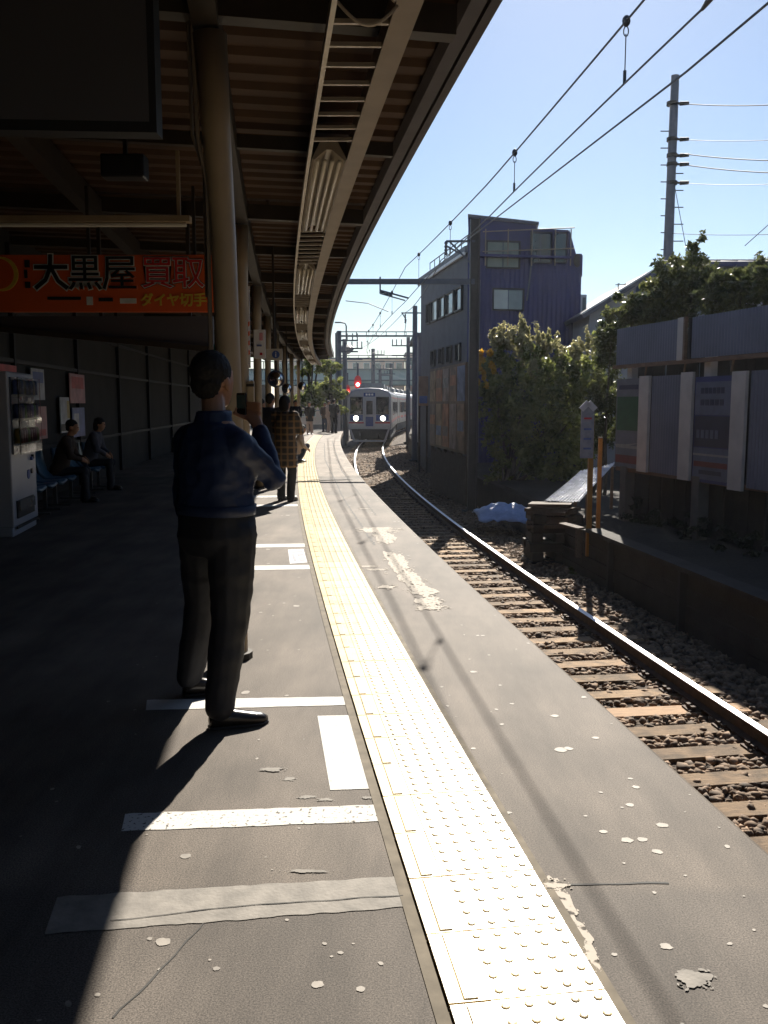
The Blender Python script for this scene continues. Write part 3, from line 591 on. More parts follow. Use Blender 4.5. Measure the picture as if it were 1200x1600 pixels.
for ch, u in (('買', 246), ('取', 294)):
    face_text(ch, u, 429, UT * 1.02, M_BLACK, BY, 'lettering_outline', bn, bo, bold=0.012)
    face_text(ch, u, 429, UT * 1.02, M_WPRINT, BY, 'lettering_outline', bn, bo, bold=0.007, dy=.004)
    face_text(ch, u, 429, UT * 1.02, M_RED, BY, 'lettering', bn, bo, bold=0.001, dy=.008)
face_text('ダイヤ', 250, 470, UT * 0.40, M_YPRINT, BY, 'lettering', bn, bo, bold=0.004)
face_text('切手', 302, 470, UT * 0.42, M_YPRINT, BY, 'lettering', bn, bo, bold=0.004)
c_ = aty(2, 428, BY); mb = MB(bo); mb.tube([(c_.x, BY + .01, c_.z), (c_.x, BY - .001, c_.z)], 0.165, 28); mb.build('emblem_ring', M_YPRINT, bn)
mb = MB(bo); mb.tube([(c_.x - .02, BY, c_.z), (c_.x - .02, BY - .006, c_.z)], 0.145, 28); mb.build('emblem_disc', M_ORANGE, bn)
for k, (u, v, w, h, m) in enumerate(((42, 412, .05, .07, M_BLACK), (40, 428, .03, .08, M_BLACK), (43, 445, .05, .06, M_BLACK), (100, 466, .33, .03, M_BLACK), (140, 470, .06, .08, M_WPRINT), (165, 468, .14, .035, M_BLACK), (200, 470, .16, .05, M_WPRINT))):
    p = aty(u, v, BY); mb = MB(bo); mb.box((p.x, BY + .008, p.z), (w, 0.012, h)); mb.build('print_block', m, bn)

# grey cross panel below the banner
p0 = aty(131, 494, 10.3); p1 = aty(333, 545, 10.3)
cp = root('cross_panel', (p0.x, 10.3, 2.1), 'grey fascia board across the platform below the orange banner', 'fascia'); mb = MB(cp.location)
mb.prism([(-4.9, 10.3, p1.z + .28), (p1.x, 10.3, p1.z), (p1.x, 10.3, p0.z), (-4.9, 10.3, p0.z)], (0, 0.08, 0)); mb.build('board', M_SCREEN, cp)
mb = MB(cp.location); mb.bar((-4.9, 10.28, p1.z + .27), (p1.x, 10.28, p1.z - .01), 0.1, 0.06); mb.build('trim', M_STEELD, cp)
for x in (-4.4, -3.2, -2.2): mb = MB(cp.location); mb.bar((x, 10.34, p0.z), (x, 10.34, 3.65), 0.04); mb.build('hanger', M_STEELD, cp)

# big blank display panel, top left
q = aty(245, 207, 4.6)
dp = root('hanging_display', (-1.8, 4.5, q.z), 'large blank grey display with black frame hung from the ceiling', 'display'); do = dp.location; rz_ = 0.06
def dpt(x, dy, z): return Vector((q.x - .0 + (x) * math.cos(rz_), 4.6 + x * math.sin(rz_) + dy, z))
mb = MB(do); mb.prism([dpt(-1.75, 0, q.z), dpt(0, 0, q.z), dpt(0, 0, 3.66), dpt(-1.75, 0, 3.66)], (0, 0.12, 0)); mb.build('frame', M_FRAME, dp)
mb = MB(do); mb.prism([dpt(-1.70, -.004, q.z + .05), dpt(-.035, -.004, q.z + .05), dpt(-.035, -.004, 3.62), dpt(-1.70, -.004, 3.62)], (0, 0.002, 0)); mb.build('panel', M_SCREEN, dp)
p = aty(192, 259, 7.0); sp = root('loudspeaker', (p.x, 7.0, p.z - .09), 'small black loudspeaker box under the ceiling above the banner', 'loudspeaker')
mb = MB(sp.location); mb.box((p.x, 7.05, p.z), (0.33, 0.16, 0.17)); mb.build('cabinet', M_BLACK, sp, bevel=.015); mb = MB(sp.location); mb.bar((p.x, 7.08, p.z + .08), (p.x, 7.08, 3.72), .03); mb.build('bracket', M_STEELD, sp)
mb = MB(sp.location); mb.box((p.x, 6.967, p.z), (0.29, 0.006, 0.13)); mb.build('grille', M_FRAME, sp)
a, b = aty(0, 343, 8.0), aty(298, 343, 8.0)
tl = root('tube_light', (b.x - .9, 8.0, b.z), 'long unlit cream tube light hung crosswise above the orange banner', 'ceiling light'); mb = MB(tl.location); mb.box((b.x - .95, 8.0, b.z), (1.9, .1, .05)); mb.bar((b.x - .1, 8, b.z), (b.x - .1, 8, 3.65), .03); mb.bar((b.x - 1.8, 8, b.z), (b.x - 1.8, 8, 3.65), .03); mb.build('housing', M_COL, tl)
mb = MB(tl.location); mb.tube([(b.x - 1.86, 8, b.z - .045), (b.x - .04, 8, b.z - .045)], .018, 8); mb.build('tube', M_TUBE, tl)

# signs on the columns
M_SIGNW = mat('sign_white', (0.62, 0.60, 0.60), rough=0.4, var=0.08)
c1 = pcan(5.41, -2.02, 0)
p0, p1 = aty(334, 563, 5.2), aty(373, 538, 5.2)
sg = root('green_sign', (p0.x, 5.2, p0.z), 'small green sign on the cream column above the man', 'sign'); mb = MB(sg.location); mb.box(((p0.x + p1.x) / 2, 5.22, (p0.z + p1.z) / 2), (p1.x - p0.x, .02, p1.z - p0.z)); mb.build('plate', M_GREEN, sg)
face_text('ワ', 353, 549, 0.055, M_WPRINT, 5.209, 'lettering', sg, sg.location)
p0, p1 = aty(372, 575, 10.5), aty(389, 447, 10.5)
st = root('striped_board', (p0.x, 10.5, p0.z), 'white board with orange block and diagonal stripes on second column', 'sign'); mb = MB(st.location); mb.box(((p0.x + p1.x) / 2, 10.52, (p0.z + p1.z) / 2), (p1.x - p0.x, .02, p1.z - p0.z)); mb.build('board', M_SIGNW, st)
Wd = p1.x - p0.x
mb = MB(st.location); pa, pb = aty(374, 485, 10.5), aty(386, 450, 10.5); mb.box(((pa.x + pb.x) / 2, 10.507, (pa.z + pb.z) / 2), (pb.x - pa.x, .004, pb.z - pa.z)); mb.build('orange_block', M_ORANGE, st)
for v in (515, 530, 545, 560):
    a_ = aty(374, v + 4, 10.506); h = .05; mb = MB(st.location); mb.add([a_, a_ + Vector((Wd * .85, 0, .075)), a_ + Vector((Wd * .85, 0, .075 + h)), a_ + Vector((0, 0, h))], [(0, 1, 2, 3)]); mb.build('stripe', M_ORANGE, st)
p0, p1 = aty(397, 560, 10.9), aty(414, 515, 10.9)
ws = root('white_sign', (p0.x, 10.9, p0.z), 'upright white sign with pink marks bracketed to the second column', 'sign'); mb = MB(ws.location); mb.box(((p0.x + p1.x) / 2, 10.92, (p0.z + p1.z) / 2), (p1.x - p0.x, .03, p1.z - p0.z)); mb.build('plate', M_SIGNW, ws)
M_PINK = mat('pink_print', (.55, .25, .3), rough=.5)
for (u, v, w, h, m) in ((408, 526, .04, .09, M_PINK), (405, 540, .06, .02, P_BL), (408, 553, .03, .03, M_RED)):
    p = aty(u, v, 10.9); mb = MB(ws.location); mb.box((p.x, 10.901, p.z), (w, .008, h)); mb.build('print_block', m, ws)
mb = MB(ws.location)
for z in (p0.z + .04, p1.z - .06): mb.bar((p0.x - .12, 10.93, z), (p0.x, 10.93, z), .02)
mb.build('bracket', M_STEEL, ws)
p0, p1 = aty(415, 563, 13.0), aty(441, 545, 13.0)
bs = root('pictogram_sign', (p0.x, 13, p0.z), 'cream hanging sign with a blue round pictogram', 'sign'); mb = MB(bs.location); mb.box(((p0.x + p1.x) / 2, 13.02, (p0.z + p1.z) / 2), (p1.x - p0.x, .04, p1.z - p0.z)); mb.build('plate', mat('sign_cream', (.5, .46, .38), rough=.5), bs)
p = aty(431, 554, 13); mb = MB(bs.location); mb.tube([(p.x, 13.0, p.z), (p.x, 12.992, p.z)], .055, 18); mb.build('round_mark', M_BLUE, bs)
mb = MB(bs.location); mb.box((p.x, 12.988, p.z - .01), (.014, .006, .05)); mb.box((p.x, 12.988, p.z + .03), (.014, .006, .014)); mb.build('figure', M_WPRINT, bs)
mb = MB(bs.location); mb.bar(((p0.x + p1.x) / 2, 13.03, p1.z), ((p0.x + p1.x) / 2, 13.03, 3.7), .03); mb.build('hanger', M_STEELD, bs)
# cream box low on the second column
p0, p1 = aty(386, 632, 10.4), aty(396, 595, 10.4)
cb = root('column_box', (p0.x, 10.4, p0.z), 'small cream box strapped to the second column', 'box'); mb = MB(cb.location); mb.box(((p0.x + p1.x) / 2, 10.45, (p0.z + p1.z) / 2), (p1.x - p0.x, .08, p1.z - p0.z)); mb.build('case', M_COL, cb, bevel=.008); mb = MB(cb.location); mb.box(((p0.x + p1.x) / 2, 10.405, p1.z - .05), (p1.x - p0.x + .01, .01, .03)); mb.build('strap', M_STEELD, cb)

# round mirrors among the far columns
M_MIRROR = mat('mirror', (.9, .9, .92), rough=.03, metal=1.0, var=.01)
for k, (u, v, y, r_) in enumerate(((431, 592, 20, .17), (448, 607, 26, .13), (472, 603, 31, .13))):
    p = aty(u, v, y); rt = root('platform_mirror', (p.x, y, p.z), ['largest round mirror with dark rim above the plaid shirt', 'small round mirror left of the far columns', 'round mirror farthest along the platform'][k], 'mirror', 'round platform mirrors')
    rx_ = R(-6)
    mb = MB(rt.location); mb.tube([(p.x, y + .05, p.z), (p.x, y + .0, p.z)], r_ * 1.12, 20); mb.build('rim', mat('mirror_rim', (.02, .03, .08), rough=.4), rt)
    mb = MB(rt.location); rings = []
    for j in range(5): rr = r_ * (1 - j / 4.0 * .98); rings.append([(p.x + rr * math.cos(2 * PI * t / 20), y - .006 - .10 * r_ * (1 - (rr / r_) ** 2) * 2, p.z + rr * math.sin(2 * PI * t / 20)) for t in range(20)])
    mb.loft(rings); mb.build('mirror_face', M_MIRROR, rt, smooth=True)
    mb = MB(rt.location); mb.bar((p.x, y + .06, p.z - .1), (p.x, y + .06, 3.7), .04); mb.build('bracket', M_STEELD, rt)

# ================================================================== PEOPLE
M_SKIN = mat('skin', (0.42, 0.22, 0.13), rough=0.5, var=0.08, scale=8)
M_HAIR = mat('hair', (0.010, 0.008, 0.007), rough=0.75, var=0.3, scale=30, stretch=(1, 1, .2), bump=.4, bscale=90, bdist=.006)
M_EYE = mat('eye', (0.03, 0.02, 0.02), rough=0.2)
M_JACKET = mat('jacket_navy', (0.015, 0.028, 0.080), rough=0.55, var=0.2, scale=6, bump=.3, bscale=50, bdist=.006)
M_TROUS = mat('trousers_dark', (0.016, 0.017, 0.023), rough=0.7, var=0.2, scale=6, bump=.3, bscale=70, bdist=.004)
M_SHOE = mat('shoe_black', (0.02, 0.017, 0.016), rough=0.22, var=0.2)
M_PHONE = mat('phone_black', (0.012, 0.012, 0.013), rough=0.25)

def oring(c, a, b, rt, fw, n=18, pw=2.4):
    c = Vector(c); out = []
    for k in range(n):
        t = 2 * PI * k / n; x = math.copysign(abs(math.cos(t)) ** (2 / pw), math.cos(t)); y = math.copysign(abs(math.sin(t)) ** (2 / pw), math.sin(t))
        out.append(c + rt * (a * x) + fw * (b * y))
    return out
def limb(mb, pts, rs, n=12): # rounded tapered chain
    mb.tube(pts, rs, n)
    for p, r_ in zip(pts, rs): mb.ell(p, (r_, r_, r_), 12, 8)
def folds(amp, sc, seed):
    return lambda co: amp * (noise.noise(Vector((co.x * sc + seed, co.y * sc, co.z * sc * 1.7))) + 0.5 * noise.noise(Vector((co.x * sc * 2.3, co.y * sc * 2.3 + seed, co.z * sc * 3.0))))
def head_parts(rt_o, o, hc, fw, H=0.235, vox=0.008, hair='short', skin=None, neck_to=None, mb_extra=None):
    """hc = head centre (world), fw = facing; adds skull to mb_extra, hair/eyes as children"""
    up = Vector((0, 0, 1)); fw = Vector(fw).normalized(); rg = fw.cross(up).normalized(); up2 = rg.cross(fw).normalized()
    Mx = Matrix((rg, fw, up2)).transposed(); s = H / 0.235
    mb = mb_extra; P = lambda x, y, z: hc + Mx @ (Vector((x, y, z)) * s)
    mb.ell(P(0, -0.012, 0.030), (0.076 * s, 0.095 * s, 0.088 * s), 18, 12, Mx)          # cranium
    mb.loft([oring(P(0, 0.030, z), a * s, b * s, rg, fw) for z, a, b in ((-0.112, 0.030, 0.032), (-0.095, 0.048, 0.052), (-0.05, 0.063, 0.063), (0.0, 0.070, 0.066), (0.05, 0.068, 0.060))])  # jaw and face
    mb.loft([oring(P(0, 0.092, z), a * s, b * s, rg, fw, 10) for z, a, b in ((-0.035, 0.016, 0.022), (-0.02, 0.013, 0.018), (0.012, 0.009, 0.008))])   # nose
    for sx in (-1, 1):
        mb.ell(P(sx * 0.077, -0.012, -0.012), (0.010 * s, 0.020 * s, 0.032 * s), 10, 8, Mx)    # ears
        e = MB(o); e.ell(P(sx * 0.031, 0.091, 0.006), (0.012 * s, 0.008 * s, 0.007 * s), 10, 6, Mx); e.build('eye', M_EYE, rt_o, smooth=True)
    e = MB(o); e.ell(P(0, 0.094, -0.062), (0.024 * s, 0.006 * s, 0.006 * s), 10, 6, Mx); e.build('mouth', mat('lips', (.3, .12, .1), rough=.5), rt_o, smooth=True)
    h = MB(o)
    if hair == 'short':
        h.ell(P(0, -0.020, 0.044), (0.084 * s, 0.100 * s, 0.088 * s), 18, 12, Mx)
        h.ell(P(0, -0.062, -0.010), (0.070 * s, 0.046 * s, 0.066 * s), 14, 10, Mx)
    else:
        h.ell(P(0, -0.018, 0.040), (0.090 * s, 0.105 * s, 0.095 * s), 18, 12, Mx)
        h.loft([oring(P(0, -0.055, z), a * s, b * s, rg, fw) for z, a, b in ((-0.22 if hair == 'long' else -0.13, .06, .035), (-0.10, 0.085, 0.055), (0.0, 0.09, 0.065), (0.05, .085, .06))])
    blob(h, 'hair', M_HAIR, rt_o, vox, 2, folds(0.004 * s, 70, 3.3))
    return P

# ---- the man in front
man = root('person', (-0.84, 4.22, 0), 'man in navy jacket and dark trousers photographing the train with a phone', 'person'); mo = man.location
A = R(33); fw = Vector((math.sin(A), math.cos(A), 0)); rg = Vector((math.cos(A), -math.sin(A), 0)); up = Vector((0, 0, 1))
pel = Vector((-0.792, 4.20, 0.92))
hR, hL = pel + rg * .098, pel - rg * .098
aR, aL = Vector((-0.765, 4.02, 0.09)), Vector((-1.005, 4.50, 0.09))
kR = hR.lerp(aR, .5) + fw * .03; kR.z = .49
kL = hL.lerp(aL, .5) + fw * .05; kL.z = .50
shR, shL = pel + rg * .178 + up * .515, pel - rg * .172 + up * .505
shR = Vector((shR.x - .015, shR.y, 1.305)); shL = Vector((shL.x, shL.y, 1.325))
elR = Vector((-0.525, 4.235, 1.150)); wrR = Vector((-0.608, 4.395, 1.372)); elL = shL + Vector((-.02, -.02, -.30)); wrL = elL + Vector((.05, .08, -.25))
hc = Vector((-0.805, 4.262, 1.600)); hf = Vector((0.32, 0.95, -0.02))
body = MB(mo)
body.loft([oring(pel + up * z + fw * f_, a, b, rg, fw) for z, a, b, f_ in ((-.12, .13, .10, 0), (-.02, .17, .12, 0), (.15, .15, .105, 0), (.32, .165, .115, .01), (.42, .16, .10, .0), (.50, .09, .07, 0))])
limb(body, [pel + up * .50, hc + Vector((0, -.01, -.06))], [.058, .055])
for h_, k_, a_ in ((hR, kR, aR), (hL, kL, aL)): limb(body, [h_, k_, a_], [.080, .058, .042])
for s_, e_, w_ in ((shR, elR, wrR), (shL, elL, wrL)): limb(body, [s_, e_, w_], [.055, .042, .028])
P = head_parts(man, mo, hc, hf, 0.262, .007, 'short', mb_extra=body)
# right hand round the phone: palm, four unequal fingers, thumb on the near side
ph_c = Vector((-0.706, 4.475, 1.495)); pr_ = Vector((0.96, -0.28, 0)).normalized(); pn = Vector((-0.28, -0.96, 0)).normalized()   # phone width axis, screen normal (to the man)
palm = Vector((-0.648, 4.458, 1.430))
body.loft([oring(wrR.lerp(palm, t), a, b, pr_, pn, 12) for t, a, b in ((-.15, .026, .024), (.2, .030, .022), (.7, .040, .020), (1.15, .042, .018), (1.4, .034, .014))])
for j, (dz, ln, ro) in enumerate(((.055, .85, .0085), (.033, 1.0, .009), (.010, .95, .009), (-.012, .75, .008))):
    b0 = palm + pr_ * .030 + up * (dz + .012) - pn * .012
    p1 = ph_c + pr_ * .040 + up * (-.075 + dz + .028) - pn * .020
    p2 = p1 - pr_ * .030 * ln - pn * .006; p3 = p2 - pr_ * .026 * ln + pn * .002
    limb(body, [b0, p1, p2, p3], [ro * 1.15, ro, ro * .95, ro * .8], 8)
t0 = palm - pr_ * .030 - up * .005; t1 = ph_c - pr_ * .038 - up * .045 + pn * .004; t2 = ph_c - pr_ * .022 - up * .020 + pn * .016
limb(body, [t0, t1, t2], [.013, .0105, .0085], 8)
# left hand hanging, slightly curled
hl = wrL + Vector((.012, .02, -.05))
body.loft([oring(wrL.lerp(hl, t), .018, .034, rg, fw, 12) for t in (0, .5, 1.0, 1.4)])
for j in range(4):
    b0 = hl + fw * (.027 - .018 * j) - up * .02; L_ = (.9, 1, .95, .75)[j]
    limb(body, [b0, b0 + Vector((.004, .004, -.040 * L_)), b0 + Vector((.016, .006, -.065 * L_)), b0 + Vector((.028, .006, -.078 * L_))], [.0095, .009, .0085, .0075], 8)
limb(body, [wrL + fw * .02, hl + fw * .045, hl + fw * .052 - up * .035], [.012, .011, .009], 8)
blob(body, 'body', M_SKIN, man, .007, 2)
# jacket: waist-length, open collar, sleeves to the wrists
j = MB(mo)
j.loft([oring(pel + up * z + fw * f_, a, b, rg, fw) for z, a, b, f_ in ((.075, .190, .135, 0), (.10, .196, .145, 0), (.17, .190, .145, .0), (.28, .200, .145, .005), (.34, .195, .135, 0), (.42, .165, .115, -.005), (.485, .105, .088, -.01))])
j.loft([oring(pel + up * z + fw * f_, a, b, rg, fw) for z, a, b, f_ in ((.45, .10, .085, -.01), (.52, .084, .080, -.005), (.545, .080, .078, 0))])
limb(j, [shR, elR, elR.lerp(wrR, .92)], [.072, .060, .045]); limb(j, [shL, elL, elL.lerp(wrL, .95)], [.070, .056, .046])
limb(j, [pel + up * .43 + rg * .05, shR], [.08, .072]); limb(j, [pel + up * .43 - rg * .05, shL], [.08, .075])
jk = blob(j, 'jacket', M_JACKET, man, .009, 3, folds(0.008, 11, 1.7))
hb = MB(mo); hb.loft([oring(pel + up * z, a, b, rg, fw, 24) for z, a, b in ((.060, .186, .132), (.062, .196, .142), (.110, .202, .150), (.112, .19, .14))]); hb.build('hem_band', M_JACKET, jk, smooth=True)
t = MB(mo)
t.loft([oring(pel + up * z, a, b, rg, fw) for z, a, b in ((-.13, .16, .125), (-.04, .200, .155), (.06, .188, .140), (.12, .17, .125))])
for h_, k_, a_ in ((hR, kR, aR), (hL, kL, aL)):
    an = Vector((a_.x, a_.y, .095)); limb(t, [h_ - up * .03, h_.lerp(k_, .5), k_, k_.lerp(an, .6), an], [.118, .108, .092, .080, .068])
blob(t, 'trousers', M_TROUS, man, .010, 3, folds(0.006, 8, 5.1))
def shoe(par, o, heel, d, L=.275, m=M_SHOE):
    d = Vector(d).normalized(); s_ = Vector((d.y, -d.x, 0)); mb = MB(o)
    mb.loft([oring(Vector((heel[0], heel[1], 0)) + d * (L * t) + up * z, w, h, s_, up, 14) for t, w, h, z in ((-.0, .022, .020, .035), (.05, .034, .040, .045), (.25, .038, .048, .050), (.45, .040, .038, .042), (.7, .047, .030, .034), (.9, .040, .024, .028), (1.0, .018, .014, .022))])
    u_ = mb.build('shoe', m, par, smooth=True)
    mb = MB(o); mb.loft([oring(Vector((heel[0], heel[1], 0)) + d * (L * t) + up * .008, w, .009, s_, up, 14) for t, w in ((-.01, .025), (.05, .037), (.3, .040), (.7, .050), (.92, .042), (1.01, .02))]); mb.build('sole', M_FRAME, u_)
shoe(man, mo, (aR.x - .045, aR.y - .02), (0.90, 0.34, 0)); shoe(man, mo, (aL.x - .03, aL.y - .03), (0.92, 0.40, 0))
phn = root('phone', ph_c, 'black mobile phone held up in the man\'s right hand', 'phone')
mb = MB(); mz = math.atan2(pr_.y, pr_.x)
mb.box((0, 0, 0), (.054, .014, .112), rz=mz); mb.build('case', M_PHONE, phn, bevel=.006)
mb = MB(); mb.box(tuple(pn * .0078 + up * .012), (.046, .002, .066), rz=mz); mb.build('screen', mat('phone_screen', (.02, .03, .025), rough=.08, emit=(.2, .3, .25, .004)), phn)

# ---- other people on the platform
def plaid():
    m = mat('plaid', (0.035, 0.028, 0.024), rough=.85, var=.1); t_ = m.node_tree; n = t_.nodes; l = t_.links; b = n['Principled BSDF']
    g = n.new('ShaderNodeTexCoord'); base = b.inputs['Base Color'].links[0].from_socket; cur = base
    for ax, col in (('X', (.30, .17, .07, 1)), ('Z', (.28, .17, .08, 1))):
        w = n.new('ShaderNodeTexWave'); w.bands_direction = ax; w.inputs['Scale'].default_value = 3.2; w.inputs['Distortion'].default_value = .4; l.new(g.outputs['Object'], w.inputs['Vector'])
        r_ = n.new('ShaderNodeValToRGB'); r_.color_ramp.elements[0].position = .72; r_.color_ramp.elements[1].position = .86; r_.color_ramp.elements[1].color = (.55, .55, .55, 1); l.new(w.outputs['Fac'], r_.inputs['Fac'])
        mx = n.new('ShaderNodeMix'); mx.data_type = 'RGBA'; mx.inputs['B'].default_value = col; l.new(r_.outputs[0], mx.inputs['Factor']); l.new(cur, mx.inputs['A']); cur = mx.outputs['Result']
    l.new(cur, b.inputs['Base Color']); return m
M_PLAID = plaid(); M_COATB = mat('coat_black', (.015, .014, .016), rough=.7); M_COATBR = mat('coat_brown', (.05, .03, .02), rough=.8); M_PALE = mat('cloth_pale', (.42, .32, .26), rough=.8); M_JEAN = mat('jeans', (.03, .04, .075), rough=.8)
def person(x, y, yaw, h, label, top, legs, coat=.12, pose='stand', hair='short', arm=.5, group='people on the platform', vox=.018):
    s = h / 1.70; rt = root('person', (x, y, 0), label, 'person', group); o = rt.location
    fw = Vector((math.sin(yaw), math.cos(yaw), 0)); rg = Vector((math.cos(yaw), -math.sin(yaw), 0)); up = Vector((0, 0, 1)); B = Vector((x, y, 0))
    L = lambda r_, f_, z_: B + rg * (r_ * s) + fw * (f_ * s) + up * (z_ * s)
    if pose == 'stand': pel = (0, 0, .90); kn = [(.10, .04, .49), (-.10, .02, .49)]; an = [(.10, -.02, .08), (-.11, .03, .08)]; lean = 0.0
    elif pose == 'sit': pel = (0, 0, .50); kn = [(.10, .40, .50), (-.12, .40, .50)]; an = [(.10, .42, .08), (-.12, .36, .08)]; lean = .16
    else: pel = (0, 0, .22); kn = [(.13, .30, .46), (-.13, .30, .44)]; an = [(.12, .08, .08), (-.12, .06, .08)]; lean = .12
    pz = pel[2]; sh = lambda sg: L(sg * .185, lean, pz + .50); hc = L(0, lean * 1.35 + .02, pz + .695)
    body = MB(o); body.loft([oring(L(0, lean * max(0, z) / .5, pz + z), a * s, b * s, rg, fw, 14) for z, a, b in ((-.10, .13, .10), (.1, .14, .10), (.35, .155, .11), (.53, .08, .065))]); limb(body, [L(0, lean, pz + .48), hc - up * .05 * s], [.055 * s] * 2, 10)
    hands = []
    for sg, kk in ((1, 0), (-1, 1)):
        limb(body, [L(sg * .09, 0, pz), L(*kn[kk]), L(*an[kk])], [.075 * s, .055 * s, .04 * s], 10)
        el = L(sg * .24, lean + .04 + .05 * arm, pz + .24); wr = L(sg * (.20 - .10 * arm), lean + .06 + .24 * arm, pz + .02 + .28 * arm)
        limb(body, [sh(sg), el, wr], [.05 * s, .04 * s, .028 * s], 10); hands.append((el, wr, sg))
        d = (wr - el).normalized(); hp = wr + d * .06 * s; limb(body, [wr, hp], [.03 * s, .034 * s], 8)
        for q in range(4): b0 = hp + up * ((.025 - .017 * q) * s); limb(body, [b0, b0 + d * .045 * s, b0 + d * .065 * s - up * .02 * s], [.010 * s] * 3, 6)
        limb(body, [wr + up * .02 * s, wr + d * .05 * s + up * .05 * s], [.012 * s, .010 * s], 6)
    head_parts(rt, o, hc, fw + Vector((0, 0, -.15 if pose != 'stand' else 0)), .225 * s, .012, hair, mb_extra=body)
    blob(body, 'body', M_SKIN, rt, .012, 1)
    j = MB(o); j.loft([oring(L(0, lean * max(0, z) / .5, pz + z), a * s, b * s, rg, fw, 16) for z, a, b in ((-coat, .20, .155), (0, .195, .15), (.15, .18, .135), (.35, .19, .14), (.48, .16, .11), (.56, .07, .07))])
    for el, wr, sg in hands: limb(j, [sh(sg), el, el.lerp(wr, .95)], [.075 * s, .06 * s, .045 * s], 10); limb(j, [L(sg * .06, lean, pz + .47), sh(sg)], [.08 * s, .075 * s], 10)
    blob(j, 'coat', top, rt, vox, 2, folds(.010, 9, x))
    t = MB(o); t.loft([oring(L(0, 0, pz + z), a * s, b * s, rg, fw, 14) for z, a, b in ((-.12, .14, .11), (0, .175, .135), (.1, .165, .12))])
    for kk in (0, 1):
        e = Vector(L(*an[kk])); e.z = .06 * s; limb(t, [L((.09, -.09)[kk], 0, pz - .02), L(*kn[kk]), e], [.10 * s, .08 * s, .07 * s], 10)
        a_ = L(*an[kk]); shoe(rt, o, (a_.x - fw.x * .06, a_.y - fw.y * .06), fw, .26 * s)
    blob(t, 'trousers', legs, rt, vox, 2, folds(.008, 8, y))
    return rt
px = lambda u, y: (u - 600) / F * y * 1.0
def gp(u, v): q = atz(u, v, 0); return q.x, q.y
x, y = gp(447, 783); person(x, y, R(25), 1.60, 'person in a brown checked coat standing at the platform edge strip', M_PLAID, M_TROUS, coat=.34, arm=.9, hair='bob')
x, y = gp(424, 762); person(x, y, R(15), 1.66, 'dark coated person just left of the one in checks', M_COATB, M_TROUS, coat=.25, arm=.6)
x, y = gp(409, 752); person(x, y, R(35), 1.58, 'dark coated person close behind the man\'s elbow', M_COATBR, M_TROUS, coat=.2, arm=.4)
x, y = gp(463, 722); person(x, y, R(80), 1.55, 'person in pale clothes crouching beside the one in checks', M_PALE, M_JEAN, coat=.0, pose='crouch', hair='bob')
x, y = gp(484, 679); person(x, y, R(170), 1.55, 'person in black coat standing alone far down the platform', M_COATB, M_PALE, coat=.20, hair='long', arm=.2)
x, y = gp(462, 690); person(x, y, R(150), 1.6, 'slim dark figure between the far columns', M_COATB, M_COATB, coat=.1, arm=.3)
for k, (u, m) in enumerate(((507, M_JEAN), (514, M_PALE), (524, M_COATB))):
    q = aty(u, 668, 46.5); person(q.x, 46.9 - .9 * k, R((200, 95, 20)[k]), (1.52, 1.63, 1.7)[k], ['person in blue jeans at the far platform end', 'person in pale clothes at the far platform end', 'dark clothed person at the far platform end beside the fence'][k], [M_COATBR, M_PALE, M_COATB][k], m, coat=.1, arm=.4)
q = plat(14.1, WX + .42); person(q.x, q.y, R(80), 1.62, 'dark clothed person sitting hunched on a blue seat', M_COATBR, M_TROUS, coat=.05, pose='sit', arm=.6, group='people seated by the wall')
q = plat(16.05, WX + .42); person(q.x, q.y, R(85), 1.62, 'seated person in a pale top on a farther blue seat', mat('top_grey', (.09, .09, .11), rough=.8), M_TROUS, coat=.05, pose='sit', arm=.5, hair='bob', group='people seated by the wall')
